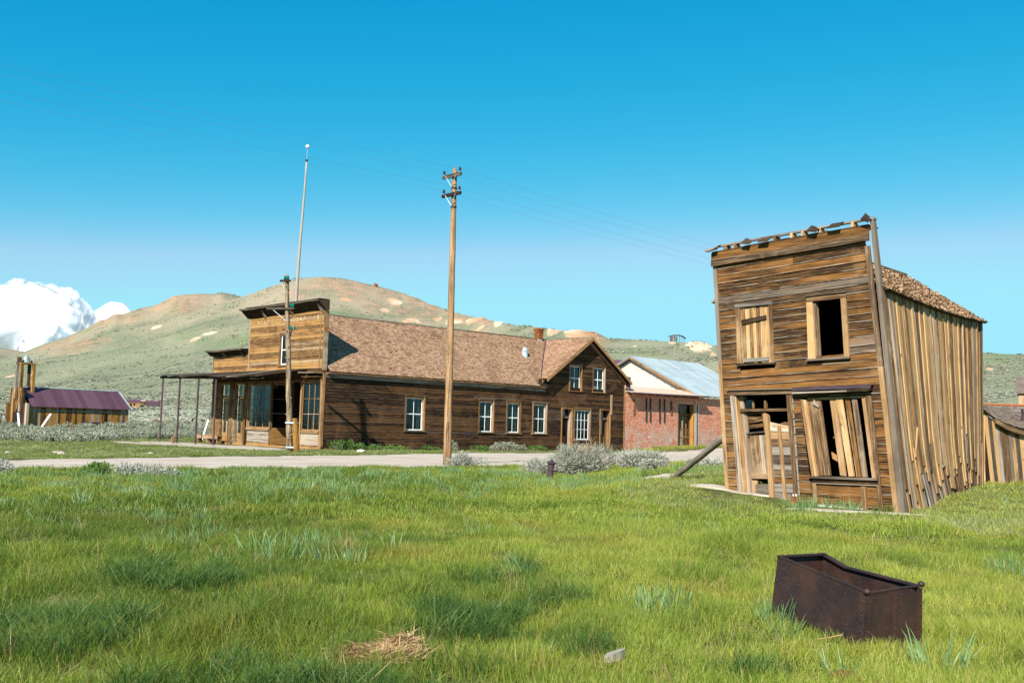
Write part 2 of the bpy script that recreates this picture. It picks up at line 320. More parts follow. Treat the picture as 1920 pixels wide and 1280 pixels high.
class Fr:
    """A wall's own frame: a runs along it, w outwards, z up."""
    def __init__(s, o, ax, out): s.o = Vector(o); s.ax = Vector(ax).normalized(); s.w = Vector(out).normalized()
    def __call__(s, a, w, z): return s.o + s.ax * a + s.w * w + Vector((0, 0, z))
    def box(s, mb, a0, a1, w0, w1, z0, z1, grain='u', j=0.0):
        q = lambda: random.uniform(-j, j)
        P = [s(a0, w1, z0 + q()), s(a1, w1, z0 + q()), s(a1, w1, z1 + q()), s(a0, w1, z1 + q())]
        P += [p - s.w * (w1 - w0) for p in P]; return mb.hexa(P, grain)
    def quad(s, mb, pts, w0, w1, grain='u'):               # pts: four (a, z), thickness w0..w1
        return mb.hexa([s(a, w1, z) for a, z in pts] + [s(a, w0, z) for a, z in pts], grain)
def board(fr, a0, a1, w0, w1, z0, z1, name, mat, parent, grain='u', j=0.0): return fr.box(MB(), a0, a1, w0, w1, z0, z1, grain, j).build(name, mat, parent)
def grid_mesh(name, X, Y, Z, mat, closed=False):
    ni, nj = X.shape; v = np.stack([X, Y, Z], -1).reshape(-1, 3); idx = np.arange(ni * nj).reshape(ni, nj)
    A, B, Cc, D = idx[:-1, :-1], idx[1:, :-1], idx[1:, 1:], idx[:-1, 1:]
    f = np.stack([A, B, Cc, D], -1).reshape(-1, 4)
    if closed:
        f = np.concatenate([f, np.stack([idx[-1, :-1], idx[0, :-1], idx[0, 1:], idx[-1, 1:]], -1).reshape(-1, 4)])
    me = bpy.data.meshes.new(name); me.from_pydata(v.tolist(), [], f.tolist()); me.polygons.foreach_set('use_smooth', [True] * len(me.polygons))
    me.materials.append(mat); o = bpy.data.objects.new(name, me); COL.objects.link(o); ORG[o.name] = Vector(); return o
def scatter(name, pts, rot, scl, idx, variants, kind='stuff'):
    """Instances for what nobody could count (grass, ground cover)."""
    c = bpy.data.collections.new(name + "_source")
    for i, (me) in enumerate(variants): c.objects.link(bpy.data.objects.new(f"{name}_{i:02d}", me))
    me = bpy.data.meshes.new(name); me.from_pydata(np.asarray(pts).tolist(), [], [])
    a = me.attributes.new('rot', 'FLOAT_VECTOR', 'POINT'); a.data.foreach_set('vector', np.asarray(rot, np.float32).ravel())
    a = me.attributes.new('scl', 'FLOAT_VECTOR', 'POINT'); a.data.foreach_set('vector', np.asarray(scl, np.float32).ravel())
    a = me.attributes.new('idx', 'INT', 'POINT'); a.data.foreach_set('value', np.asarray(idx, np.int32))
    o = bpy.data.objects.new(name, me); COL.objects.link(o)
    g = bpy.data.node_groups.new(name, 'GeometryNodeTree')
    g.interface.new_socket('Geometry', in_out='INPUT', socket_type='NodeSocketGeometry'); g.interface.new_socket('Geometry', in_out='OUTPUT', socket_type='NodeSocketGeometry')
    gi = g.nodes.new('NodeGroupInput'); go = g.nodes.new('NodeGroupOutput'); ip = g.nodes.new('GeometryNodeInstanceOnPoints'); ci = g.nodes.new('GeometryNodeCollectionInfo')
    ci.inputs['Collection'].default_value = c; ci.inputs['Separate Children'].default_value = True; ci.inputs['Reset Children'].default_value = True
    def na(nm, tp):
        q = g.nodes.new('GeometryNodeInputNamedAttribute'); q.data_type = tp; q.inputs['Name'].default_value = nm; return q.outputs[0]
    g.links.new(gi.outputs[0], ip.inputs['Points']); g.links.new(ci.outputs[0], ip.inputs['Instance']); ip.inputs['Pick Instance'].default_value = True
    g.links.new(na('idx', 'INT'), ip.inputs['Instance Index']); g.links.new(na('rot', 'FLOAT_VECTOR'), ip.inputs['Rotation']); g.links.new(na('scl', 'FLOAT_VECTOR'), ip.inputs['Scale'])
    g.links.new(ip.outputs[0], go.inputs[0]); md = o.modifiers.new('scatter', 'NODES'); md.node_group = g; o['kind'] = kind; return o

# ------------------------------------------------------------------ the ground, the hills, the roads
TH = R_(44.0); EX = Vector((math.cos(TH), math.sin(TH), 0)); EY = Vector((-math.sin(TH), math.cos(TH), 0)); C0 = Vector((-12.29, 65.11, 0))
def HW(a, b, z=0.0): return C0 + EX * a + EY * b + Vector((0, 0, z))          # house coordinates: a along the long wall, b inwards
def hab(x, y): return (x - C0.x) * EX.x + (y - C0.y) * EX.y, (x - C0.x) * EY.x + (y - C0.y) * EY.y
LA = Vector((5.76, 26.5, 0)); LC = Vector((9.13, 23.0, 0)); LFAR = Vector((13.92, 29.5, 0)); LG = LFAR + (LA - LC)

az = np.radians(np.concatenate([np.arange(-180, -42, 3.0), np.arange(-42, 42, 0.16), np.arange(42, 180, 3.0)]))
rr = np.concatenate([np.linspace(0.6, 60, 150), np.geomspace(60.5, 7000, 290)])
AZ, RR = np.meshgrid(az, rr, indexing='ij'); GX = RR * np.sin(AZ); GY = RR * np.cos(AZ); GZ = ground(GX, GY)
def mat_ground():
    t = NT('meadow_and_hill_ground'); pos = t.n('NewGeometry').outputs['Position']; dist = t.n('VectorMath', {0: pos}, operation='LENGTH').outputs['Value']
    at = t.n('Attribute', attribute_name='cover').outputs['Color']; sp = t.n('SeparateColor', {0: at}); tan_, ora, grn = sp.outputs
    fine = t.noise(pos, 2.2, 6, .65); med = t.noise(pos, .16, 6, .62); big = t.noise(pos, .012, 5, .6)
    near = t.mix(t.step(fine, .35, .65), (.075, .085, .026), (.135, .135, .05))
    near = t.mix(t.step(med, .62, .74), near, (.17, .13, .07))
    bush = t.n('TexVoronoi', {'Vector': t.scale(pos, (.42, .42, .42)), 'Scale': 1.0, 'Randomness': 1.0}).outputs['Distance']
    hill = t.mix(t.step(big, .34, .66), (.135, .155, .096), (.205, .206, .138))
    hill = t.mix(t.math('MULTIPLY', t.step(med, .50, .68), .55), hill, (.27, .22, .15))
    hz = t.n('SeparateXYZ', {0: pos}).outputs[2]; hill = t.mix(t.math('MULTIPLY', t.math('MULTIPLY', t.step(hz, 70, 165), .6), t.step(big, .30, .55)), hill, (.325, .245, .17))
    hill = t.mix(t.math('MULTIPLY', grn, .8), hill, (.13, .17, .08))
    hill = t.mix(t.math('MULTIPLY', t.step(bush, .55, .15), t.math('MULTIPLY', .55, t.step(t.noise(pos, .03, 3), .3, .6))), hill, (.13, .15, .09))
    crag = t.noise(pos, .075, 10, .8)
    hill = t.mix(t.math('MULTIPLY', t.math('MULTIPLY', ora, .9), t.step(crag, .42, .56)), hill, (.42, .265, .165))
    hill = t.mix(t.math('MULTIPLY', t.step(crag, .60, .70), t.math('MULTIPLY', ora, .8)), hill, (.19, .115, .075))
    tmask = t.step(t.math('ADD', tan_, t.math('MULTIPLY', t.math('SUBTRACT', t.noise(pos, .09, 6, .7), .5), .9)), .42, .62)
    tc = t.mix(t.step(t.noise(pos, .035, 4), .4, .62), (.44, .26, .145), (.53, .42, .30))
    hill = t.mix(tmask, hill, tc)
    c = t.mix(t.step(dist, 95, 170), near, hill)
    h = t.math('ADD', t.math('MULTIPLY', bush, -1.2), t.math('MULTIPLY', crag, t.math('MULTIPLY', 6.0, t.math('ADD', ora, .15))))
    return t.pbr(c, .95, .05, h, .9, .8)
g = grid_mesh('ground', GX, GY, GZ, mat_ground(), closed=True); g['kind'] = 'structure'
PATCH = []      # bare spoil on the hills: x, y, radius along the slope, radius across, kind (0 pale spoil, 1 orange crag, 2 green brush)
PATCH = [(-148, 1235, 27, 13, 0), (-116, 1141, 26, 16, 0), (-156, 1108, 21, 8, 0), (-68, 1155, 21, 15, 0), (-42, 1141, 28, 18, 0), (-15, 1078, 25, 8, 0), (63, 896, 63, 22, 0), (39, 923, 32, 10, 0), (106, 857, 8, 4, 0), (166, 882, 54, 15, 0), (168, 828, 19, 4, 0), (-427, 1189, 10, 10, 0), (-477, 1182, 10, 11, 0), (-323, 1058, 13, 12, 0), (-333, 1040, 10, 7, 0), (-275, 1064, 13, 6, 0), (-330, 1175, 7, 6, 0), (-201, 1193, 10, 12, 0), (-243, 1194, 9, 10, 0), (-246, 1137, 14, 7, 0), (-200, 1057, 26, 9, 0), (-153, 1179, 12, 8, 0), (-488, 972, 14, 10, 0), (-300, 775, 7, 4, 0), (-246, 564, 7, 5, 0), (-467, 972, 7, 6, 0), (171, 858, 10, 6, 0), (143, 887, 19, 5, 0), (372, 761, 8, 4, 0), (348, 722, 8, 4, 0), (106, 757, 7, 4, 0), (131, 738, 7, 5, 0), (-36, 1094, 7, 8, 0), (-89, 1177, 15, 9, 0), (-417, 998, 7, 5, 0), (-348, 955, 7, 5, 0), (-557, 1622, 89, 35, 1), (-527, 1638, 30, 27, 1), (-521, 1568, 62, 28, 1), (-638, 1611, 87, 18, 1), (-661, 1606, 58, 16, 1), (-595, 1555, 45, 20, 1), (-513, 1180, 66, 35, 1), (-733, 1571, 57, 25, 1), (-702, 1556, 58, 25, 1), (-105, 1268, 129, 18, 1), (-130, 1282, 81, 13, 1), (-58, 1184, 60, 16, 1), (-28, 1116, 57, 17, 1), (-229, 1238, 47, 37, 1), (-194, 1268, 30, 23, 1), (-257, 1185, 32, 16, 1), (-205, 1217, 32, 25, 1), (-165, 1260, 26, 18, 1), (72, 897, 76, 16, 1), (-166, 1180, 28, 18, 1), (-129, 1192, 32, 21, 1), (-522, 1536, 18, 19, 2), (-348, 1062, 14, 18, 2), (-258, 999, 30, 33, 2), (-281, 1005, 26, 34, 2), (-218, 1010, 15, 11, 2), (-193, 1113, 19, 15, 2), (20, 930, 15, 30, 2), (108, 834, 24, 23, 2), (114, 755, 16, 25, 2), (-261, 1147, 10, 8, 2), (-319, 1024, 16, 11, 2), (392, 801, 32, 12, 2), (374, 772, 14, 14, 2), (-487, 1012, 13, 12, 2), (-278, 1120, 16, 9, 2)]
cov = np.zeros((AZ.size, 4), np.float32); cov[:, 3] = 1; fx, fy = GX.ravel(), GY.ravel()
for px, py, pr, pa, k in PATCH:
    ux, uy = px / math.hypot(px, py), py / math.hypot(px, py); dx, dy = fx - px, fy - py
    d = np.hypot((dx * ux + dy * uy) / pr, (dx * uy - dy * ux) / pa); cov[:, k] = np.maximum(cov[:, k], np.clip(1.25 - d, 0, 1))
ca = g.data.color_attributes.new('cover', 'FLOAT_COLOR', 'POINT'); ca.data.foreach_set('color', cov.ravel())

_jw = np.random.default_rng(5).uniform(0, 6.28, 12)
def wob(s, k=0): return .35 * math.sin(s * .83 + _jw[k]) + .25 * math.sin(s * 2.1 + _jw[k + 1]) + .14 * math.sin(s * 5.3 + _jw[k + 2]) + .08 * math.sin(s * 11.7 + _jw[k + 3])
def mat_dirt(name, a, b):
    t = NT(name); p = t.n('NewGeometry').outputs['Position']; n = t.noise(t.scale(p, (.35, .35, 1)), 1, 5, .6); f = t.noise(p, 14, 4, .7)
    c = t.mix(t.step(t.math('ADD', t.math('MULTIPLY', n, .6), t.math('MULTIPLY', f, .4)), .32, .68), a, b)
    peb = t.n('TexVoronoi', {'Vector': p, 'Scale': 7.0}).outputs['Distance']; c = t.mix(t.math('MULTIPLY', t.step(peb, .13, .07), .5), c, (.26, .2, .16))
    b_ = t.math('ADD', t.n('VectorMath', {0: p, 1: (EY.x, EY.y, 0)}, operation='DOT_PRODUCT').outputs['Value'], t.math('MULTIPLY', t.noise(t.scale(p, (.05, .05, .05)), 1, 2), 9.0))
    rut = t.noise(t.n('CombineXYZ', {0: b_}).outputs[0], .95, 2, .5); c = t.mix(t.math('MULTIPLY', t.step(rut, .42, .62), .35), c, tuple(q * .62 for q in a))
    return t.pbr(c, .95, .05, t.math('ADD', f, n), .5, .03)
M['road'] = mat_dirt('pale_gravel', (.36, .295, .23), (.48, .41, .34)); M['dirt'] = mat_dirt('sandy_dirt', (.30, .25, .19), (.46, .41, .34))
ROAD_LO = ([-70, -26, -15, -10, 0, 13, 45, 90], [-19.5, -21.9, -23.4, -24.0, -22.6, -20.2, -15, -13])
ROAD_UP = ([-70, -40, -23.5, -6, 5.4, 20, 38, 90], [-14.0, -14.3, -13.9, -9.6, -5.2, -3.4, -2.6, -2.6])
A_ = np.linspace(-70, 90, 500); lo = np.interp(A_, *ROAD_LO) + [wob(a) for a in A_]; up = np.interp(A_, *ROAD_UP) + [wob(a, 4) * .8 for a in A_]
T_ = np.linspace(0, 1, 14); AA = np.repeat(A_[:, None], 14, 1); BB = lo[:, None] * (1 - T_) + up[:, None] * T_
X = C0.x + AA * EX.x + BB * EY.x; Y = C0.y + AA * EX.y + BB * EY.y
rd = grid_mesh('dirt_road', X, Y, ground(X, Y) + .04 - .12 * np.abs(2 * T_[None, :] - 1) ** 12, M['road']); rd['kind'] = 'structure'
def blob_sheet(name, cx, cy, rx, ry, rot, mat, k, h=.05):
    n = 60; th = np.linspace(0, 2 * math.pi, n, endpoint=False); m = np.array([1 + .16 * math.sin(2 * q + k) + .13 * math.sin(3 * q + 2 * k) + .09 * math.sin(7 * q + k) + .06 * math.sin(13 * q + 3 * k) for q in th])
    s = np.linspace(0.02, 1, 9); E, N = np.meshgrid(th, s, indexing='ij'); mm = np.repeat(m[:, None], 9, 1)
    lx, ly = rx * np.cos(E) * N * mm, ry * np.sin(E) * N * mm; x = cx + lx * math.cos(rot) - ly * math.sin(rot); y = cy + lx * math.sin(rot) + ly * math.cos(rot)
    o = grid_mesh(name, x, y, ground(x, y) + h * .7 - .16 * N ** 8, mat, closed=True); o['kind'] = 'structure'; BLOBS.append((cx, cy, rx, ry, rot)); return o
BLOBS = []
q = HW(-3.7, 7.2); blob_sheet('dirt_path', q.x, q.y, 11.0, 3.7, TH + math.pi / 2, M['dirt'], 1.3)
q = HW(-6.5, 13.5); blob_sheet('dirt_path', q.x, q.y, 4.5, 1.2, TH + math.pi / 2, M['dirt'], 4.1)
blob_sheet('dirt_path', 5.0, 31.2, 1.15, 1.75, .35, M['road'], 2.2)
blob_sheet('dirt_path', 6.1, 26.4, 1.9, .42, -.62, M['dirt'], 5.0)
blob_sheet('dirt_path', 8.0, 23.0, 1.7, .33, -.55, M['dirt'], 7.7)
blob_sheet('dirt_path', 3.35, 31.9, .7, .5, .1, M['dirt'], 9.1)
def road_mask(x, y):
    a, b = hab(x, y); lo_ = np.interp(a, *ROAD_LO); up_ = np.interp(a, *ROAD_UP); w = .3 * np.sin(a * 1.7) + .2 * np.sin(a * 4.9 + b)
    m = (b > lo_ + w) & (b < up_ - w) & (a > -70)
    for cx, cy, rx, ry, rot in BLOBS:
        dx, dy = x - cx, y - cy; u, v = dx * math.cos(rot) + dy * math.sin(rot), -dx * math.sin(rot) + dy * math.cos(rot); m |= (u / rx) ** 2 + (v / ry) ** 2 < .8
    return m
def built_mask(x, y):
    a, b = hab(x, y); m = (a > -.1) & (a < 60) & (b > -.05) & (b < 18)
    u = Vector((LC - LA)); v = Vector((LFAR - LC)); det = u.x * v.y - u.y * v.x
    s = ((x - LA.x) * v.y - (y - LA.y) * v.x) / det; t = (u.x * (y - LA.y) - u.y * (x - LA.x)) / det
    return m | ((s > 0) & (s < 1.0) & (t > 0) & (t < 1.02))

# ------------------------------------------------------------------ shingles, windows
def shingles(P, nrm, Lu, Lv, rows, avgw, mat, parent, thick=.02, curl=.0, clip=None, name='shingle', miss=.0, jit=.25):
    """Overlapping rows of separate shingles on the surface P(u, v), u along the eave 0..1, v up the slope 0..1; one joined part."""
    mb = MB(); nrm = Vector(nrm); dv = 1.0 / rows; sag = [random.uniform(-.004, .004) for _ in range(rows)]
    for i in range(rows):
        u = random.uniform(-.5, 0) * avgw / Lu
        while u < 1:
            w = avgw * random.uniform(.55, 1.45) / Lu; u0, u1 = max(u, 0), min(u + w, 1); u += w + .004 / Lu
            if u1 - u0 < .02 / Lu or random.random() < miss: continue
            v0 = max(i * dv - random.uniform(0, jit) * dv * .5, -.01) + sag[i] * dv; v1 = min(v0 + dv * 1.25, 1.0)
            if clip and not clip((u0 + u1) / 2, (v0 + v1) / 2): continue
            l1, l2 = thick + curl * random.random() ** 2, thick + curl * random.random() ** 2
            a, b, c, d = P(u0, v0) + nrm * l1, P(u1, v0) + nrm * l2, P(u1, v1) + nrm * .003, P(u0, v1) + nrm * .003
            g, h = P(u0, v0), P(u1, v0); n = len(mb.v); mb.v.extend([a, b, c, d, g, h])
            W, H = (u1 - u0) * Lu, (v1 - v0) * Lv; o = random.uniform(0, 30)
            mb.f += [(n, n + 1, n + 2, n + 3), (n + 4, n + 5, n + 1, n), (n + 4, n, n + 3), (n + 1, n + 5, n + 2)]
            mb.uv += [[(o, 0), (o, W), (o + H, W), (o + H, 0)], [(o, 0), (o, W), (o, W), (o, 0)], [(o, 0), (o, 0), (o + H, 0)], [(o, W), (o, W), (o + H, W)]]
    o = mb.build(name, mat, parent); o['kind'] = 'stuff'; return o

def sash_window(fr, a0, a1, z0, z1, cols, rows, parent, rec=.12, cas=.13, casing='casing', sash='white', name='window', head=True, mid=True):
    """Casing boards stand proud of the wall; the sash bars and each pane sit back in the opening."""
    mb = MB(); fr.box(mb, a0 - cas, a0, -.03, .045, z0 - .03, z1 + cas, 'v'); fr.box(mb, a1, a1 + cas, -.03, .047, z0 - .03, z1 + cas, 'v'); fr.box(mb, a0 + .001, a1 - .001, -.03, .043, z1, z1 + cas)
    if head: fr.box(mb, a0 - cas - .05, a1 + cas + .05, -.02, .10, z1 + cas + .001, z1 + cas + .045)
    fr.box(mb, a0 + .001, a0 + .02, -rec - .05, -.031, z0, z1, 'v'); fr.box(mb, a1 - .02, a1 - .001, -rec - .05, -.031, z0, z1, 'v'); fr.box(mb, a0 + .021, a1 - .021, -rec - .05, -.031, z1 - .02, z1)
    w = mb.build(name, casing, parent)
    board(fr, a0 - cas - .06, a1 + cas + .06, -.03, .12, z0 - .09, z0 - .031, 'sill', casing, w)
    sb = MB(); t = .055; A0, A1 = a0 + .02, a1 - .02; W0, W1 = -rec - .04, -rec
    fr.box(sb, A0, A0 + t, W0, W1, z0, z1 - .02, 'v'); fr.box(sb, A1 - t, A1, W0, W1, z0, z1 - .02, 'v'); fr.box(sb, A0 + t, A1 - t, W0, W1, z0, z0 + .08); fr.box(sb, A0 + t, A1 - t, W0, W1, z1 - .08, z1 - .02)
    ca = [A0 + t + (A1 - A0 - 2 * t) * k / cols for k in range(cols + 1)]; cz = [z0 + .08 + (z1 - z0 - .16) * k / rows for k in range(rows + 1)]
    for k in range(1, cols): fr.box(sb, ca[k] - .018, ca[k] + .018, W0, W1 - .004, z0 + .08, z1 - .08, 'v')
    for k in range(1, rows):
        h = .035 if (mid and rows == 2) else .018; fr.box(sb, A0 + t, A1 - t, W0, W1 - .002, cz[k] - h, cz[k] + h)
    sb.build('sash', sash, w)
    for i in range(cols):
        for k in range(rows):
            p = MB(); fr.box(p, ca[i] + .012, ca[i + 1] - .012, -rec - .027, -rec - .022, cz[k] + .012, cz[k + 1] - .012); p.build('pane', 'glass', w)
    return w

def cut(a0, a1, holes):
    """Pieces of a0..a1 left between the openings."""
    out = [(a0, a1)]
    for h0, h1 in holes:
        nx = []
        for s, e in out:
            if h1 <= s or h0 >= e: nx.append((s, e)); continue
            if h0 > s: nx.append((s, h0))
            if h1 < e: nx.append((h1, e))
        out = nx
    return [q for q in out if q[1] - q[0] > .04]

# ------------------------------------------------------------------ the leaning two-storey house with its false front
FX = (LC - LA).normalized(); FN = Vector((FX.y, -FX.x, 0)); SX = (LFAR - LC).normalized(); SN = Vector((SX.y, -SX.x, 0))
FL = Fr(LA, FX, FN)
lh = thing('leaning_house', 'tall narrow two storey wooden house with false front, leaning to the left', 'house', tuple((LA + LFAR) / 2))
sL = lambda z: -.0735 * (z - .25)
sR = lambda z: 4.85 - .1075 * z
zz = lambda h, s: h + .2 * min(1, max(h, 0) / 3) * s / 4.5
OPEN = [(3.55, 5.12, (.34, 5.06, .41, 3.57), (1.36, 5.07, 1.45, 3.59)), (3.60, 5.22, (2.35, 5.17, 2.42, 3.6), (3.42, 5.21, 3.52, 3.63)),
        (-1, 2.85, (.11, 2.84, .41, .2), (1.93, 2.75, 2.14, .2)), (-1, 2.76, (2.15, 2.7, 2.50, .3), (4.06, 2.71, 4.33, .1))]
ev = lambda l, z: l[0] + (l[2] - l[0]) * (z - l[1]) / (l[3] - l[1])
h = .02; k = 0
while h < 6.22:
    ph = random.uniform(.165, .205); h1 = min(h + ph, 6.28)
    zm = zz((h + h1) / 2, 2.2); holes = []
    for zl, zh, l, r in OPEN:
        if zl < zm < zh: holes.append((ev(l, zm), ev(r, zm)))
    base = cut(sL(zm) + .10, sR(zm) - .26, holes)
    for s0, s1 in base:
        segs = [(s0, s1)]
        if s1 - s0 > 2.6 and random.random() < .3:
            m = s0 + (s1 - s0) * random.uniform(.3, .7); segs = [(s0, m - .006), (m + .006, s1)]
        for e0, e1 in segs:
            q = lambda: random.uniform(-.012, .012)
            sh = lambda s, z: s - (.09 * (z - zm))
            zb0, zb1, zt0, zt1 = zz(h, e0) - .018 + q(), zz(h, e1) - .018 + q(), zz(h1, e0) + q() * .4, zz(h1, e1) + q() * .4
            o = random.uniform(0, .008); wb = .036 + o + random.uniform(0, .012)
            P = [FL(sh(e0, zb0), wb, zb0), FL(sh(e1, zb1), wb, zb1), FL(sh(e1, zt1), .012 + o, zt1), FL(sh(e0, zt0), .012 + o, zt0)]
            P += [p - FN * .022 for p in P]; MB().hexa(P).build('siding_board', 'facade', lh)
    h = h1
def fq(name, mat, pts, w0, w1, grain='u', parent=None): return FL.quad(MB(), pts, w0, w1, grain).build(name, mat, parent or lh)
# corner boards and the post at the right corner
fq('corner_board', 'trim', [(.0, .12), (.115, .12), (.115 - .26, 3.6), (-.0 - .26, 3.6)], .0, .055, 'v')
fq('corner_board', 'greytrim', [(-.262, 3.605), (-.15, 3.605), (-.345, 6.24), (-.455, 6.24)], .0, .052, 'v')
fq('corner_board', 'trim', [(4.58, -.05), (4.70, -.05), (4.33, 3.4), (4.21, 3.4)], .005, .06, 'v')
fq('corner_board', 'trim', [(4.205, 3.41), (4.325, 3.41), (4.02, 6.30), (3.90, 6.30)], .005, .058, 'v')
fq('corner_post', 'greytrim', [(4.704, -.08), (4.86, -.1), (4.115, 6.93), (4.03, 6.93)], -.10, .05, 'v')
M['siding_fascia'] = wood('fascia_wood', (.03, .017, .009), (.14, .085, .042), (.30, .23, .16), (.3, .28, .25), .2, stain_c=.5)
# cornice: two fascia boards, the bare blocking above them and loose bits of roofing
fq('fascia_board', 'facade', [(-.47, 6.385), (4.03, 6.56), (4.02, 6.79), (-.47, 6.60)], .07, .11)
fq('fascia_board', 'siding_fascia', [(-.46, 6.225), (4.04, 6.41), (4.03, 6.565), (-.465, 6.39)], .085, .135)
fq('cornice_beam', 'darkwood', [(-.36, 6.755), (4.0, 6.935), (4.0, 6.985), (-.36, 6.80)], -.06, .05)
fq('cornice_beam', 'darkwood', [(-.44, 6.60), (4.02, 6.785), (4.02, 6.81), (-.44, 6.625)], -.42, .12)
fq('cornice_beam', 'darkwood', [(.25, 6.66), (2.7, 6.77), (2.7, 6.90), (.25, 6.79)], -.42, -.38)
fq('cornice_beam', 'greytrim', [(-.70, 6.66), (-.33, 6.69), (-.33, 6.75), (-.70, 6.72)], .02, .09)
for s in (-.10, .206, 1.405, 1.90, 2.22, 2.68, 3.56):
    z = 6.62 + .041 * (s + .46); q = random.uniform(-.01, .01)
    P = [FL(s, .085, z), FL(s + .065, .085, z), FL(s + .058, .06 + q, z + .155), FL(s - .007, .06 + q, z + .155)]; P += [p - FN * .26 for p in P]
    MB().hexa(P, 'v').build('cornice_block', 'plank', lh)
for s, w_, tl, zo in ((-.47, .26, .10, .07), (.56, .24, -.09, .09), (1.06, .30, -.02, .07), (2.47, .26, -.10, .10), (3.02, .34, .01, .11), (3.90, .18, -.16, .12)):
    z = 6.62 + .041 * (s + .46) + zo; mb = MB(); P = [FL(s, .27, z - .05 - tl * .3), FL(s + w_, .27, z - .05 + tl * .2), FL(s + w_, .02, z + .10 + tl * .4), FL(s, .02, z + .10 - tl * .6)]
    P = P + [p - Vector((0, 0, .022)) for p in P]; mb.hexa(P).build('roofing_scrap', 'darkwood', lh)
fq('corner_cap', 'darkwood', [(3.99, 6.93), (4.13, 6.93), (4.12, 6.985), (3.98, 6.985)], -.12, .06)
# upper left window, boarded up
w1 = fq('window', 'trim', [(.34, 3.57), (.455, 3.57), (.385, 5.06), (.27, 5.06)], -.02, .055, 'v'); w1['label'] = 'boarded up upper window'
fq('casing', 'trim', [(1.345, 3.57), (1.45, 3.57), (1.37, 5.06), (1.265, 5.06)], -.02, .057, 'v', w1)
fq('casing', 'greytrim', [(.27, 5.065), (1.38, 5.075), (1.375, 5.15), (.265, 5.14)], -.02, .075, 'u', w1)
fq('sill', 'darkwood', [(.36, 3.50), (1.49, 3.52), (1.49, 3.565), (.36, 3.545)], -.02, .13, 'u', w1)
xs = [.45, .60, .72, .83, .93, 1.05, 1.16, 1.345]
for i in range(7): fq('shutter_plank', 'plank', [(xs[i] + .01, 3.575), (xs[i + 1], 3.575), (xs[i + 1] - .075, 5.055), (xs[i] + .01 - .075, 5.055)], -.03, .0 + random.uniform(0, .015), 'v', w1)
fq('shutter_batten', 'darkwood', [(.47, 4.60), (1.20, 4.70), (1.19, 4.80), (.46, 4.72)], .02, .055, 'u', w1)
fq('shutter_batten', 'greytrim', [(.53, 3.60), (1.28, 3.62), (1.28, 3.72), (.53, 3.70)], .02, .045, 'u', w1)
# upper right window, empty
w2 = fq('window', 'plank', [(2.40, 3.63), (2.60, 3.63), (2.51, 5.05), (2.35, 5.05)], -.02, .055, 'v'); w2['label'] = 'empty upper window'
fq('casing', 'trim', [(3.36, 3.66), (3.50, 3.66), (3.41, 5.08), (3.27, 5.08)], -.02, .055, 'v', w2)
fq('casing', 'trim', [(2.34, 5.055), (3.42, 5.085), (3.415, 5.215), (2.34, 5.185)], -.02, .06, 'u', w2)
fq('casing', 'greytrim', [(2.33, 5.19), (3.43, 5.22), (3.43, 5.245), (2.33, 5.215)], -.02, .10, 'u', w2)
fq('jamb', 'trim', [(2.60, 3.64), (2.66, 3.64), (2.57, 5.05), (2.51, 5.05)], -.14, -.0, 'v', w2)
fq('sill', 'greytrim', [(2.40, 3.565), (3.53, 3.60), (3.53, 3.655), (2.40, 3.62)], -.1, .13, 'u', w2)
# ground floor door, in a recess, patched with planks
dr = fq('doorway', 'trim', [(.09, 2.735), (1.96, 2.76), (1.955, 2.87), (.085, 2.85)], -.02, .075); dr['label'] = 'ruined doorway patched with planks'
fq('door_cap', 'greytrim', [(.06, 2.855), (1.99, 2.875), (1.99, 2.90), (.06, 2.88)], -.02, .13, 'u', dr)
fq('door_jamb', 'trim', [(.41, .10), (.53, .10), (.245, 2.73), (.125, 2.73)], -.05, .06, 'v', dr)
fq('door_jamb', 'plank', [(.535, .10), (.575, .10), (.29, 2.73), (.25, 2.73)], -.30, .03, 'v', dr)
fq('door_jamb', 'trim', [(.58, .10), (.66, .10), (.40, 2.73), (.30, 2.73)], -.32, -.12, 'v', dr)
fq('door_jamb', 'trim', [(2.02, .03), (2.15, .03), (1.93, 2.73), (1.79, 2.73)], -.28, .055, 'v', dr)
fq('door_jamb', 'greytrim', [(2.152, .02), (2.19, .02), (1.965, 2.73), (1.932, 2.73)], -.05, .04, 'v', dr)
fq('transom_bar', 'trim', [(.37, 2.31), (1.80, 2.33), (1.80, 2.40), (.37, 2.38)], -.22, -.04, 'u', dr)
fq('transom_bar', 'casing', [(1.06, 2.405), (1.11, 2.405), (1.10, 2.60), (1.06, 2.60)], -.2, -.1, 'v', dr)
fq('transom_pane', 'glass', [(.40, 2.405), (.68, 2.41), (.67, 2.62), (.38, 2.61)], -.19, -.185, 'u', dr)
fq('transom_bar', 'casing', [(.68, 2.405), (.72, 2.405), (.71, 2.62), (.67, 2.62)], -.2, -.15, 'v', dr)
for i, (a, b, m) in enumerate(((.0, .28, 'trim'), (.29, .58, 'plank'), (.59, .80, 'trim'), (.81, .98, 'greytrim'))):
    e = lambda f, z: (.50 + .24 * (2.2 - z) / 2.0) + f * .52
    fq('door_plank', m, [(e(a, .72), .72), (e(b, .72), .72), (e(b, 1.72), 1.72), (e(a, 1.72), 1.72)], -.22, -.18 + random.uniform(0, .012), 'v', dr)
fq('door_rail', 'trim', [(.665, .57), (1.21, .60), (1.19, .735), (.65, .715)], -.23, -.15, 'u', dr)
fq('door_rail', 'trim', [(.68, .15), (.83, .15), (.82, .53), (.66, .53)], -.23, -.17, 'v', dr)
fq('door_plank', 'greytrim', [(.80, .12), (1.24, .12), (1.22, .46), (.79, .44)], -.2, -.14, 'u', dr)
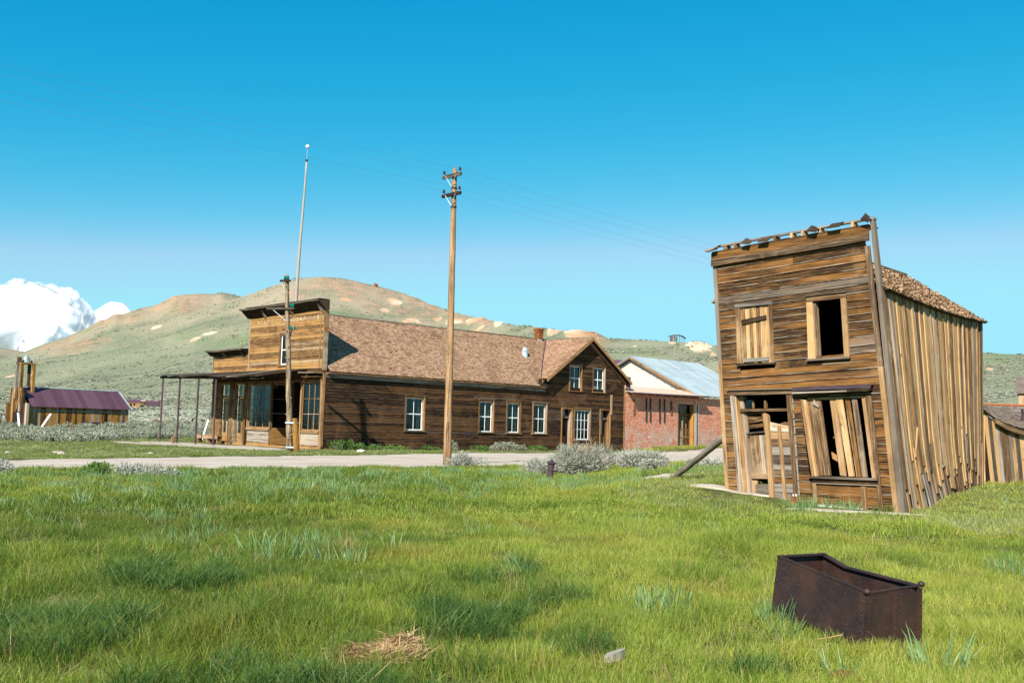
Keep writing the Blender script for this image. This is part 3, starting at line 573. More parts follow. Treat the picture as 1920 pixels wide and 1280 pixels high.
for z0, z1, d in ((1.86, 1.97, .02), (2.0, 2.09, .05), (2.12, 2.20, -.03), (2.225, 2.27, .0)):
    fq('door_slat', 'facade', [(.52, z0), (1.02, z0 + d + .04), (1.01, z1 + d + .03), (.51, z1)], -.24, -.20, 'u', dr)
fq('door_stile', 'trim', [(.50, 1.75), (.55, 1.75), (.50, 2.28), (.45, 2.28)], -.21, -.16, 'v', dr)
fq('door_stile', 'trim', [(1.06, 1.78), (1.11, 1.78), (1.05, 2.32), (.97, 2.32)], -.19, -.12, 'v', dr)
fq('door_rail', 'greytrim', [(.56, 1.73), (1.10, 1.78), (1.10, 1.82), (.56, 1.76)], -.20, -.10, 'u', dr)
fq('door_post', 'trim', [(1.275, .08), (1.36, .08), (1.17, 2.25), (1.10, 2.28)], -.2, -.02, 'v', dr)
fq('door_post', 'trim', [(1.365, .06), (1.42, .06), (1.225, 2.20), (1.175, 2.24)], -.12, .0, 'v', dr)
z = .06
for i in range(9):
    z1 = z + random.uniform(.17, .215); l = lambda q: 1.425 - .09 * q; r = lambda q: 2.04 - .085 * q; j = random.uniform(-.015, .015)
    fq('patch_board', random.choice(['facade', 'trim', 'greytrim']) if z > .2 else 'greytrim', [(l(z), z + .006), (r(z), z + .014 + j), (r(z1), z1 + j), (l(z1), z1 - .006)], -.13, -.095 + random.uniform(0, .012), 'u', dr); z = z1
fq('patch_board', 'plank', [(1.25, z + .01), (1.86, z - .0), (1.86, z + .13), (1.23, z + .24)], -.14, -.09, 'u', dr)
fq('patch_board', 'trim', [(1.40, z + .17), (1.86, z + .14), (1.85, z + .24), (1.62, z + .25)], -.19, -.15, 'u', dr)
fq('patch_batten', 'plank', [(1.67, .02), (1.76, .02), (1.565, 1.95), (1.475, 1.95)], -.09, -.05, 'v', dr)
# shop window with leaning slats, its ledge, apron and tin hood
sh_ = fq('shop_window', 'trim', [(2.50, .72), (2.56, .72), (2.245, 2.62), (2.175, 2.62)], -.12, .05, 'v'); sh_['label'] = 'shop window boarded with leaning slats'
fq('casing', 'plank', [(2.565, .74), (2.615, .74), (2.315, 2.61), (2.25, 2.61)], -.10, .03, 'v', sh_)
for (p, m, w_) in (([(2.62, .76), (2.965, .775), (2.69, 2.60), (2.33, 2.61)], 'trim', .0), ([(3.20, .79), (3.36, .78), (3.085, 2.65), (2.925, 2.65)], 'trim', .0), ([(3.43, .78), (3.58, .79), (3.27, 2.66), (3.10, 2.66)], 'plank', .02),
                   ([(3.62, .78), (3.73, .78), (3.44, 2.66), (3.31, 2.67)], 'facade', .0), ([(3.76, .78), (3.90, .78), (3.63, 2.66), (3.50, 2.66)], 'trim', .01)):
    fq('slat', m, p, -.08 + w_, -.045 + w_, 'v', sh_)
fq('slat_end', 'trim', [(2.50, 2.50), (2.66, 2.42), (2.68, 2.47), (2.52, 2.64)], -.04, .0, 'u', sh_)
fq('casing', 'trim', [(4.04, .775), (4.135, .775), (3.88, 2.66), (3.79, 2.64)], -.10, .02, 'v', sh_)
fq('casing', 'trim', [(4.14, .775), (4.215, .78), (3.965, 2.70), (3.885, 2.68)], -.06, .045, 'v', sh_)
fq('casing', 'trim', [(4.22, .05), (4.325, .05), (4.05, 2.71), (3.97, 2.71)], -.03, .06, 'v', sh_)
fq('head_board', 'plank', [(2.30, 2.60), (3.88, 2.66), (3.88, 2.72), (2.30, 2.66)], -.12, -.09, 'u', sh_)
fq('inner_brace', 'casing', [(2.96, 1.62), (3.10, 1.68), (3.08, 1.84), (2.82, 1.70)], -.45, -.40, 'u', sh_)
fq('inner_brace', 'casing', [(2.83, 1.18), (3.17, 1.00), (3.17, 1.14), (2.80, 1.34)], -.40, -.36, 'u', sh_)
fq('ledge', 'greytrim', [(2.46, .69), (4.22, .725), (4.22, .775), (2.46, .74)], -.12, .13, 'u', sh_)
fq('apron_rail', 'facade', [(2.505, .565), (4.21, .60), (4.205, .72), (2.50, .685)], -.02, .065, 'u', sh_)
fq('apron_stile', 'trim', [(2.545, .03), (2.645, .03), (2.61, .56), (2.505, .56)], -.02, .06, 'v', sh_)
for z0, z1 in ((.06, .30), (.31, .57)): fq('apron_board', 'facade', [(2.65, z0), (4.215, z0 + .02), (4.205, z1 + .03), (2.63, z1)], -.06, .0 + random.uniform(0, .01), 'u', sh_)
fq('loose_board', 'plank', [(3.80, .04), (3.94, .03), (3.90, .57), (3.76, .56)], .005, .045, 'v', sh_)
fq('foot_sill', 'concrete', [(2.60, -.12), (3.86, -.14), (3.84, .05), (2.60, .05)], -.06, .07, 'u', sh_)
fq('foot_sill', 'greytrim', [(3.87, -.14), (4.62, -.14), (4.60, .02), (3.86, .03)], -.06, .05, 'u', sh_)
hd = MB(); n_ = 9; P0 = [FL(2.03 + 2.05 * i / n_, .02, 2.93 + .06 * i / n_) for i in range(n_ + 1)]
rings = []
for i in range(n_ + 1):
    c = FL(2.03 + 2.08 * i / n_, 0, 2.86 + .055 * i / n_); d = random.uniform(-.012, .012); rings.append([c + FN * w_ + Vector((0, 0, z_ + d)) for w_, z_ in ((.02, .07), (.20, .045), (.215, -.035), (.205, -.035), (.19, .03), (.02, .055))])
hd.loft(rings).build('tin_hood', 'purple', lh)
fq('hood_ledge', 'trim', [(2.03, 2.755), (4.0, 2.81), (4.0, 2.845), (2.03, 2.795)], -.02, .19, 'u', lh)
fq('hood_ledge', 'darkwood', [(3.50, 2.80), (4.08, 2.83), (4.08, 2.87), (3.50, 2.85)], .05, .205, 'u', lh)
# right side: long bleached planks, splayed at the foot
def SW(t, z, w=0.0):
    n = LA + FX * (4.85 - .1075 * z); f = LFAR + Vector((.03 * z / 5.3, 0, 0)); p = n.lerp(f, t) + Vector((0, 0, z))
    kick = .30 * max(0, 1 - z / 1.9) ** 2 * math.sin(min(1, t * 1.15) * math.pi) ** .7
    return p + SN * (w + kick * .5) + SX * kick * .45
EAVE = 5.24; Ls = (LFAR - LC).length
def gnd_t(t): p = LC.lerp(LFAR, t); return gz(p.x, p.y)
def side_plank(t0, t1, z0, z1, w, name, mat, lean=0.0):
    rings = []; T = .024; j = random.uniform(-.002, .002)
    for i in range(8):
        z = z0 + (z1 - z0) * i / 7; s = lean * (1 - i / 7); q = random.uniform(-.0015, .0015); k_ = 1 + random.uniform(-.03, .03)
        a, b = t0 + s + q + j, t1 + s + q + j; rings.append([SW(a, z, w), SW(b, z, w), SW(b, z, w + T * k_), SW(a, z, w + T * k_)])
    return MB().loft(rings).build(name, mat, lh)
t = .012; np_ = 0
while t < .995:
    w_ = random.uniform(.15, .25) / Ls; t1 = min(t + w_, 1.0)
    side_plank(t, t1 - random.choice([.004, .006, .008, .012, .02]) / Ls, random.uniform(.3, 1.15) if t > .12 else .25 + random.uniform(0, .5), EAVE + .02, random.uniform(0, .012), 'side_plank', 'plank' if random.random() < .8 else 'trim', random.uniform(-.003, .007)); t = t1
t = .02
while t < .99:
    w_ = random.uniform(.13, .24) / Ls; t1 = min(t + w_, 1.0); ln = random.uniform(-.004, .012)
    side_plank(t, t1 - random.choice([.006, .006, .012, .03]) / Ls, gnd_t(t) - .1 + max(0, random.uniform(-.5, .25)), random.uniform(1.5, 1.9), -.034 + random.uniform(-.008, .008), 'foot_plank', random.choice(['plank', 'trim', 'trim', 'facade']), ln); t = t1
for t, wd, z0, z1 in ((.035, .17, -.05, 5.2), (.095, .10, 1.2, 5.24), (.16, .07, .9, 5.2), (.23, .12, .7, 5.24), (.30, .06, 1.6, 5.2), (.345, .10, .55, 5.25), (.41, .06, 1.1, 5.2), (.47, .11, .8, 5.24), (.535, .06, 2.2, 5.2), (.59, .10, .95, 5.24), (.65, .055, 1.3, 5.2), (.70, .1, .6, 5.24), (.76, .06, 1.9, 5.24), (.81, .09, .9, 5.24), (.87, .055, 1.2, 5.24), (.93, .1, .7, 5.24), (.975, .12, 1.7, 5.24), (.05, .12, .1, 3.2), (.12, .14, .0, 1.5)):
    side_plank(t, t + wd / Ls, z0, z1, .028 + random.uniform(0, .006), 'side_batten', random.choice(['plank', 'plank', 'trim']), random.uniform(-.002, .006))
MB().hexa([SW(.115, 1.28, .09), SW(.17, 2.0, .09), SW(.178, 1.99, .09), SW(.123, 1.26, .09)] + [SW(.115, 1.28, .06), SW(.17, 2.0, .06), SW(.178, 1.99, .06), SW(.123, 1.26, .06)]).build('loose_stick', 'plank', lh)
MB().hexa([SW(.155, .05, .14), SW(.175, .05, .14), SW(.185, .85, .07), SW(.172, .86, .07)] + [SW(.155, .05, .11), SW(.175, .05, .11), SW(.185, .85, .04), SW(.172, .86, .04)], 'v').build('loose_stick', 'trim', lh)
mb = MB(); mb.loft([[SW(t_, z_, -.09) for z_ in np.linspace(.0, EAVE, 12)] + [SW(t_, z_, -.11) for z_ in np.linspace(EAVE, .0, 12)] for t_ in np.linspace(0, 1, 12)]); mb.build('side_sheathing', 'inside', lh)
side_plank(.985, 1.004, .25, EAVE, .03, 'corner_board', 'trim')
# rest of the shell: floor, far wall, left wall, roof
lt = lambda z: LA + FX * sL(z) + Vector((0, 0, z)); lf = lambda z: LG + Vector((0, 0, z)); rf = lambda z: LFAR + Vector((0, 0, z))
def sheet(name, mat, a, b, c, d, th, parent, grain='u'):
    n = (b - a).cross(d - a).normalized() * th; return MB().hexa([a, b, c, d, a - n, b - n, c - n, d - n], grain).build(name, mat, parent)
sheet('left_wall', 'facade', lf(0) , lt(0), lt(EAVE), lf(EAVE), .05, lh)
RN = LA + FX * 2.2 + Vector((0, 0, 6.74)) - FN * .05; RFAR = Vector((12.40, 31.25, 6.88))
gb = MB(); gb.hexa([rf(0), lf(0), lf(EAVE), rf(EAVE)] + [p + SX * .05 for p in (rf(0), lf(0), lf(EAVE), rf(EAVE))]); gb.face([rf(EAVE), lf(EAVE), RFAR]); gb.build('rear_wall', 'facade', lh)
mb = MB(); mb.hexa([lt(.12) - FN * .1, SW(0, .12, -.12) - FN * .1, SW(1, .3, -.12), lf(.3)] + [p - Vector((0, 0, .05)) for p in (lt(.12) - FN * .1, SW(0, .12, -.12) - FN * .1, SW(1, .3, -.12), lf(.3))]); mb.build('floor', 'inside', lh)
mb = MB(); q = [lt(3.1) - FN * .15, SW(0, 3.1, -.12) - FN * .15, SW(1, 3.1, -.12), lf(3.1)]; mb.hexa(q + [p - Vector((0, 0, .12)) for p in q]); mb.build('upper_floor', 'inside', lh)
mb = MB(); q = [lt(EAVE - .03) + FX * .02 - FN * .02, SW(0, EAVE - .03, -.05), SW(1, EAVE - .03, -.05), lf(EAVE - .03)]; mb.hexa(q + [p - Vector((0, 0, .06)) for p in q]); mb.build('attic_light_block', 'inside', lh)  # dark sheet added under the roof to block sky light from the upper windows
e0 = SW(0, EAVE, .14) + FN * -.02; e1 = SW(1, EAVE, .14) + SX * .18; rn, rfx = RN, RFAR + SX * .15
nr = (e1 - e0).cross(rn - e0).normalized(); nr = nr if nr.z > 0 else -nr
Pr = lambda u, v: (e0.lerp(e1, u)).lerp(rn.lerp(rfx, u), v) + Vector((0, 0, -.09 * math.sin(u * math.pi) * (1 - .5 * v)))
mb = MB(); mb.loft([[Pr(u, 0) - nr * .05, Pr(u, 0) - nr * .01, Pr(u, 1) - nr * .01, Pr(u, 1) - nr * .05] for u in (0, .25, .5, .75, 1)]); mb.build('roof_deck', 'darkwood', lh)
shingles(Pr, nr, (e1 - e0).length, (rn - e0).length, 20, .13, 'shingle_dark', lh, .022, .05, miss=.04, jit=.6)
g0, g1 = lt(EAVE) - SN * .14, lf(EAVE) - SN * .14
sheet('left_roof', 'darkwood', g0, g1, rfx, rn, .06, lh)
mb = MB(); mb.tube([rn + Vector((0, 0, .03)), (rn + rfx) / 2 + Vector((0, 0, -.03)), rfx + Vector((0, 0, .03))], .05, 6); mb.build('ridge_board', 'greytrim', lh)
# log that props the house up
lg = MB(); a = Vector((7.3, 43.2, -.15)); b = FL(-.15, -.25, 1.72); a = Vector((4.75, 29.6, gz(4.75, 29.6) - .03)); N_ = 9
lg.tube([a.lerp(b, i / N_) + Vector((0, 0, -.025 * math.sin(i / N_ * math.pi) + random.uniform(-.01, .01))) for i in range(N_ + 1)], [.05] + [.075 + .004 * i for i in range(N_ - 1)] + [.11], 9, jit=.06)
tag(lg.build('timber_prop', 'log', None, True, a), 'grey weathered log propped slantwise against the left side of the leaning house', 'log')

# ------------------------------------------------------------------ sagging shed behind it at the right
sa, sb = Vector((14.30, 30.15, 0)), Vector((20.6, 33.2, 0)); ax = (sb - sa).normalized(); FS = Fr(sa, ax, (ax.y, -ax.x, 0)); Lw = (sb - sa).length
shed = thing('plank_shed', 'low plank shed with sagging shingle roof, joined behind the leaning house', 'shed', tuple((sa + sb) / 2))
top = lambda a: 2.58 - .62 * (1 - math.exp(-a / .95)) - .02 * a
a = 0.0
while a < Lw:
    w_ = random.uniform(.12, .21); z1 = top(a + w_ / 2); p = FS(a, 0, 0); z0 = gz(p.x, p.y) - .1; l = .30 * max(.2, 1 - a / 4)
    FS.quad(MB(), [(a + l, z0 + max(0, random.uniform(-.2, .1))), (a + w_ - .008 + l, z0), (a + w_ - .008, top(a + w_)), (a, top(a))], 0, .025 + random.uniform(-.008, .012), 'v').build('wall_plank', random.choice(['plank', 'plank', 'plank', 'trim', 'greytrim']), shed); a += w_
FS.box(MB(), 0, Lw, -.06, -.04, 0, 1.9).build('wall_backing', 'inside', shed)
ridge0, ridge1 = Vector((17.0, 35.8, 2.98)), Vector((23.6, 38.6, 3.10))
def Ps(u, v): e = FS(-.12 + u * (Lw + .2), .12, top(max(0, u * Lw)) + .10); return e.lerp(ridge0.lerp(ridge1, u), v) + Vector((0, 0, -.12 * math.sin(v * math.pi) * (1 - .6 * u)))
ns = (Ps(.6, 0) - Ps(.4, 0)).cross(Ps(.5, 1) - Ps(.5, 0)).normalized()
mb = MB(); mb.loft([[Ps(u, v) - ns * .02 for v in np.linspace(0, 1, 9)] + [Ps(u, v) - ns * .07 for v in np.linspace(1, 0, 9)] for u in np.linspace(0, 1, 14)]); mb.build('roof_deck', 'darkwood', shed)
shingles(Ps, ns, Lw, 6.2, 36, .15, 'shingle_grey', shed, .015, .02)
mb = MB(); mb.loft([[FS(a_, .13, top(max(0, a_)) - .13), FS(a_, .16, top(max(0, a_)) - .13), FS(a_, .16, top(max(0, a_)) + .02), FS(a_, .13, top(max(0, a_)) + .02)] for a_ in np.linspace(.35, Lw, 14)]); mb.build('fascia_board', 'trim', shed)
mb = MB(); mb.tube([ridge0 + Vector((-.2, -.1, .02)), ridge1], .06, 6); mb.build('ridge_cap', 'redrust', shed)
sp = Ps(.26, .42); mb = MB(); mb.tube([sp - Vector((0, 0, .1)), sp + Vector((.02, 0, .28)), sp + Vector((.02, 0, .29)), sp + Vector((.02, 0, .42))], [.075, .075, .10, .10], 8); mb.build('stovepipe', 'purple', shed)
sheet('side_wall', 'plank', ridge0 - Vector((0, 0, 3)), FS(0, 0, 0), FS(0, 0, 2.5), ridge0 - Vector((0, 0, .1)), .04, shed, 'v')

# ------------------------------------------------------------------ long dark hotel building with false front and gable wing
hs = thing('long_hotel', 'long brown wooden hotel with false front, gabled end wing and many white sash windows', 'building', tuple(HW(15, 5)))
FWL = Fr(C0, EX, -EY)                 # long side wall, a from the street corner
FFR = Fr(C0, EY, -EX)                 # street front, a runs away from the corner
WL, RZ, RB = 30.75, 9.45, 4.85
GA, GZ_, GS = 25.95, 9.45, .68         # gable wing: ridge position, height, slope
HOLES = [(6.95, 8.5, 1.4, 3.7), (13.9, 15.25, 1.4, 3.7), (16.77, 18.15, 1.4, 3.68), (19.62, 21.06, 1.4, 3.68), (23.8, 25.15, 4.97, 7.0), (26.7, 28.1, 4.99, 7.02), (22.95, 24.1, .1, 3.4), (24.47, 26.35, .95, 3.4), (27.7, 28.9, .1, 3.45)]
z = .22
while z < 9.2:
    p = .205; z1 = z + p; zm = z + p / 2
    if zm < 5.05: A0, A1 = .17, WL - .02
    else: A0, A1 = max(21.2, GA - (GZ_ - zm) / GS + .05), min(WL - .02, GA + (GZ_ - zm) / GS - .05)
    if A1 - A0 < .2: break
    for s0, s1 in cut(A0, A1, [(h[0] - .10, h[1] + .10) for h in HOLES if h[2] - .1 < zm < h[3] + .12]):
        n_ = max(1, round((s1 - s0) / random.uniform(4.2, 7.0))); e = [s0] + sorted(s0 + (s1 - s0) * (k + random.uniform(-.2, .2)) / n_ for k in range(1, n_)) + [s1]
        for k in range(n_):
            j = random.uniform(-.006, .006); w = .028 + random.uniform(0, .010)
            P = [FWL(e[k], w, z - .015 + j), FWL(e[k + 1] - .006, w + random.uniform(-.004, .006), z - .015 + random.uniform(-.008, .008)), FWL(e[k + 1] - .006, .008, z1), FWL(e[k], .008, z1)]
            P += [q + EY * .018 for q in P]; MB().hexa(P).build('siding_board', 'house', hs)
    z = z1
board(FWL, .0, WL, -.05, .06, -.15, .20, 'foundation_board', 'darkwood', hs)
board(FWL, 0.0, .16, -.02, .055, -.1, 5.0, 'corner_board', 'casing', hs, 'v')
board(FWL, WL - .0, WL + .10, -.02, .05, .0, 6.1, 'corner_board', 'casing', hs, 'v')
board(FWL, 28.92, 29.14, .04, .075, 3.1, 4.8, 'loose_board', 'fire', hs, 'v')
board(FWL, 12.55, 13.05, .04, .05, 1.13, 1.42, 'tin_patch', 'purple', hs)
# walls behind the boards, floor and partitions of the inside
def wall_shell(fr, A0, A1, z0, z1, holes, w0, w1, mat, parent, name='inner_wall'):
    xs = sorted({A0, A1, *[q for h in holes for q in h[:2]]}); mb = MB()
    for i in range(len(xs) - 1):
        zs = sorted([(h[2], h[3]) for h in holes if h[0] <= xs[i] + 1e-6 and h[1] >= xs[i + 1] - 1e-6]); z = z0
        for a, b in zs:
            if a > z + .01: fr.box(mb, xs[i], xs[i + 1], w0, w1, z, a)
            z = b
        if z1 > z + .01: fr.box(mb, xs[i], xs[i + 1], w0, w1, z, z1)
    return mb.build(name, mat, parent)
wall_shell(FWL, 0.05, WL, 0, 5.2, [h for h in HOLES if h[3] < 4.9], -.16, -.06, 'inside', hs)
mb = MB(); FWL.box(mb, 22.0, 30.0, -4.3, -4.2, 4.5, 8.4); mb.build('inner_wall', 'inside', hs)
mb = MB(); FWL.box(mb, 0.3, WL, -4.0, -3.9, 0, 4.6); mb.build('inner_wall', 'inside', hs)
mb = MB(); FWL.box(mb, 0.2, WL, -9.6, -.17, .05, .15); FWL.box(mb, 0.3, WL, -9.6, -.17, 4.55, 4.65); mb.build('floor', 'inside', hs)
for i, h_ in enumerate(HOLES[:6]):
    w = sash_window(FWL, *h_, 2, 2, hs)
    c = MB(); A1 = h_[1] - .10; wd = (.30, .34, .22, .16, .2, .24)[i]
    c.loft([[FWL(A1 - wd * k_, -.30 + .02 * math.sin(7 * k_ * wd + q), zq) for k_ in np.linspace(0, 1, 5)] + [FWL(A1 - wd * k_, -.32 + .02 * math.sin(7 * k_ * wd + q), zq) for k_ in np.linspace(1, 0, 5)] for q, zq in enumerate(np.linspace(h_[2] + .1, h_[3] - .1, 6))]); c.build('curtain', 'white', w)
sash_window(FWL, *HOLES[7], 4, 3, hs, mid=False)
for k_, h_ in ((0, HOLES[6]), (1, HOLES[8])):
    mb = MB(); FWL.box(mb, h_[0] - .12, h_[0], -.04, .05, .15, h_[3] + .13, 'v'); FWL.box(mb, h_[1], h_[1] + .12, -.04, .052, .15, h_[3] + .13, 'v'); FWL.box(mb, h_[0] + .001, h_[1] - .001, -.04, .048, h_[3], h_[3] + .13)
    FWL.box(mb, h_[0] + .002, h_[0] + .05, -.45, -.041, .15, h_[3], 'v'); FWL.box(mb, h_[1] - .05, h_[1] - .002, -.45, -.041, .15, h_[3], 'v'); d = mb.build('door', 'casing', hs); d['label'] = ('boarded door with transom', 'half glazed door with transom')[k_]
    mb = MB(); FWL.box(mb, h_[0] + .05, h_[1] - .05, -.40, -.22, 2.68, 2.82); mb.build('transom_bar', 'greytrim', d)
    mb = MB(); FWL.box(mb, h_[0] + .06, h_[1] - .06, -.36, -.355, 2.83, h_[3] - .02); mb.build('transom_pane', 'glass', d)
    mb = MB(); FWL.box(mb, (h_[0] + h_[1]) / 2 - .02, (h_[0] + h_[1]) / 2 + .02, -.37, -.34, 2.83, h_[3]); mb.build('transom_mullion', 'white', d)
    if k_ == 0:
        FWL.box(MB(), h_[0] + .06, h_[1] - .06, -.40, -.36, .2, 2.67, 'v').build('door_leaf', 'darkwood', d); FWL.box(MB(), h_[0] + .10, h_[1] - .3, -.355, -.345, .25, 1.2, 'v').build('door_panel', 'redrust', d); FWL.box(MB(), h_[0] + .07, h_[0] + .30, -.355, -.343, .3, 1.35, 'v').build('tin_patch', 'tin', d)
    else:
        FWL.box(MB(), h_[0] + .06, h_[1] - .06, -.40, -.36, .2, 1.42, 'v').build('door_leaf', 'fire', d)
        for q in (.06, .5, 1.04): FWL.box(MB(), h_[0] + q, h_[0] + q + .07, -.40, -.345, 1.42, 2.66, 'v').build('door_stile', 'white' if q == .5 else 'casing', d)
        FWL.box(MB(), h_[0] + .13, h_[1] - .13, -.38, -.375, 1.43, 2.66).build('door_pane', 'glass', d)
        FWL.box(MB(), h_[0] + .25, h_[1] - .25, -.355, -.34, .45, 1.25, 'v').build('door_panel', 'casing', d)
    FWL.box(MB(), h_[0] - .2, h_[1] + .15, -.3, .22, .06, .15).build('doorstep', 'greytrim', d)
# roof: main slope, valley, gable wing, rakes
SL = (RZ - 5.10) / (RB + .38)
nrm_main = Vector((-EY * SL + Vector((0, 0, 1)))).normalized()
def Pm(u, v): return HW(.32 + u * 25.6, -.38 + v * (RB + .38), 5.12 + v * (RZ - 5.12))
def clip_m(u, v):
    a = .32 + u * 25.6; zz_ = 5.12 + v * (RZ - 5.12); return zz_ > GZ_ - GS * (GA - a) - .04 or a < 20.0
mb = MB(); mb.hexa([Pm(0, 0) - nrm_main * .03, HW(21.0, -.38, 5.12) - nrm_main * .03, HW(GA, RB, RZ) - nrm_main * .03, Pm(0, 1) - nrm_main * .03] + [q - nrm_main * .08 for q in (Pm(0, 0), HW(21.0, -.38, 5.12), HW(GA, RB, RZ), Pm(0, 1))]); mb.build('roof_deck', 'darkwood', hs)
shingles(Pm, nrm_main, 25.6, 6.8, 46, .17, 'shingle', hs, .036, .004, clip_m, 'shingle', .005, .16)
mb = MB(); q = [HW(.32, 2 * RB + .38, 5.12), HW(WL, 2 * RB + .38, 5.12), HW(WL, RB, RZ), HW(.32, RB, RZ)]; mb.hexa(q + [p - Vector((0, 0, .1)) for p in q]); mb.build('rear_roof', 'shingle', hs)
mb = MB(); mb.tube([HW(.3, RB, RZ + .03), HW(9, RB, RZ + .0), HW(17, RB, RZ + .02), HW(25.7, RB, RZ + .03)], .055, 6); mb.build('ridge_cap', 'darkwood', hs)
mb = MB(); FWL.box(mb, .2, 20.6, .30, .36, 5.00, 5.09); FWL.box(mb, .2, 20.9, -.0, .30, 4.99, 5.03); mb.build('eave_board', 'casing', hs)
mb = MB(); FWL.box(mb, .2, 20.9, .01, .05, 4.72, 4.985); mb.build('frieze_board', 'darkwood', hs)
OV = .62                                # overhang of the gable towards the street
def rake(side):                          # side -1 left slope, +1 right slope
    hw = 5.45 if side < 0 else 5.15
    def P(u, v): return HW(GA + side * hw * (1 - v), -OV + u * (RB + OV), GZ_ - GS * hw * (1 - v))
    n = Vector((EX * side * GS + Vector((0, 0, 1)))).normalized(); return P, n, hw
for side in (-1, 1):
    P, n, hw = rake(side); Lr = hw * math.hypot(1, GS)
    P2 = (lambda u, v, P=P: P(1 - u, v)) if side < 0 else P
    def clipg(u, v, side=side, hw=hw):
        if side > 0: return True
        b = -OV + (1 - u) * (RB + OV); zr = GZ_ - GS * hw * (1 - v); return b < .05 or zr > 5.12 + (b + .38) * SL - .05
    mb = MB(); q = [P(0, 0), P(1, 0), P(1, 1), P(0, 1)]; q = [p - n * .03 for p in (q if side > 0 else [P(0, 0), P(.13, 0), P(1, 1), P(0, 1)])]; mb.hexa(q + [p - n * .07 for p in q]); mb.build('roof_deck', 'darkwood', hs)
    shingles(P2, n, RB + OV, Lr, 40, .17, 'shingle', hs, .036, .004, clipg, 'shingle', .0, .14)
    mb = MB(); e = [HW(GA + side * hw * (1 - v), -OV, GZ_ - GS * hw * (1 - v)) for v in (0, 1)]; d = Vector((0, 0, 1)); q = [e[0] - d * .26, e[1] - d * .26, e[1] - d * .03, e[0] - d * .03]; mb.hexa([p - EY * .03 for p in q] + [p + EY * .02 for p in q]); mb.build('rake_board', 'casing', hs)
    mb = MB(); e = [HW(GA + side * hw * (1 - v), -.03, GZ_ - GS * hw * (1 - v)) for v in (0, 1)]; q = [e[0] - d * .36, e[1] - d * .36, e[1] - d * .12, e[0] - d * .12]; mb.hexa([p - EY * .05 for p in q] + [p + EY * .0 for p in q]); mb.build('frieze_board', 'casing', hs)
mb = MB(); mb.tube([HW(20.35, -.05, 5.62), HW(23.2, RB * .52, 7.58), HW(GA - .1, RB, RZ - .02)], .07, 6); mb.build('valley_flashing', 'purple', hs)
mb = MB(); mb.tube([HW(GA, -OV - .03, GZ_ + .04), HW(GA, RB, GZ_ + .04)], .05, 6); mb.build('ridge_cap', 'darkwood', hs)
# chimney and stove vent
ch = MB(); FC = Fr(HW(25.0, RB, 0), EX, -EY); pts = 0
chm = board(FC, -.22, .22, -.22, .22, 9.0, 9.55, 'chimney', 'mortar', hs)
z = 9.50; mbk = MB()
for r_ in range(12):
    o = .31 if 7 < r_ < 11 else (.34 if r_ == 11 else .27)
    for k in range(4):
        f = Fr(HW(25.0, RB, 0), [EX, EY, -EX, -EY][k], [-EY, EX, EY, -EX][k])
        for b_ in range(3):
            a0 = -o + b_ * (2 * o / 3) + .006; f.box(mbk, a0, a0 + 2 * o / 3 - .012, o - .10, o + random.uniform(-.004, .004), z + .005, z + .068)
    z += .073
FC.box(mbk, -.26, -.03, -.2, .2, z, z + .06); mbk.build('brick', 'redrust', chm)['kind'] = 'stuff'
vp = HW(21.25, 2.75, 7.55); mb = MB(); mb.tube([vp - Vector((0, 0, .2)), vp + Vector((0, 0, .52)), vp + Vector((0, 0, .53)), vp + Vector((0, 0, .62)), vp + Vector((0, 0, .63)), vp + Vector((0, 0, .85))], [.27, .25, .30, .29, .19, .19], 12); mb.build('stove_vent', 'tin', hs)

# street front
FB, FLOW = 9.75, 15.0
FHOLES = [(4.42, 5.42, 5.68, 7.74)]
def front_rows(b0, b1, z0, z1, holes):
    z = z0
    while z < z1 - .05:
        ze = min(z + .205, z1); zm = (z + ze) / 2
        for s0, s1 in cut(b0, b1, [(h[0] - .1, h[1] + .1) for h in holes if h[2] - .1 < zm < h[3] + .12]):
            n_ = max(1, round((s1 - s0) / 4.5)); e = [s0] + [s0 + (s1 - s0) * (k + random.uniform(-.25, .25)) / n_ for k in range(1, n_)] + [s1]
            for k in range(n_):
                w = .026 + random.uniform(0, .01); P = [FFR(e[k], w, z - .012), FFR(e[k + 1] - .006, w, z - .012 + random.uniform(-.008, .008)), FFR(e[k + 1] - .006, .008, ze), FFR(e[k], .008, ze)]
                P += [q + EX * .018 for q in P]; MB().hexa(P).build('front_board', 'front', hs)
        z = ze
front_rows(.14, FB - .12, 5.35, 9.05, FHOLES); front_rows(FB + .02, FLOW - .12, 5.35, 6.5, [])
wall_shell(FFR, 0, FB, 4.55, 9.12, FHOLES, -.25, -.02, 'house', hs, 'front_wall'); FFR.box(MB(), FB, FLOW, -.25, -.02, 4.55, 6.6).build('front_wall', 'house', hs); FFR.box(MB(), 3.6, 6.2, -1.2, -1.1, 5.4, 8.0).build('inner_wall', 'inside', hs)
for b_, z0, z1 in ((.0, 5.2, 9.1), (FB - .12, 5.2, 9.1), (FLOW - .12, 5.2, 6.55)): board(FFR, b_, b_ + .13, -.27, .05, z0, z1, 'corner_board', 'front', hs, 'v')
board(FFR, .40, .52, .03, .06, 5.3, 9.0, 'downpipe', 'trim', hs, 'v')
board(FFR, .13, FB - .121, .0, .055, 8.98, 9.18, 'frieze_board', 'front', hs); board(FFR, FB + .02, FLOW - .121, .0, .055, 6.42, 6.56, 'frieze_board', 'front', hs)
w = sash_window(FFR, *FHOLES[0], 1, 2, hs, .06)
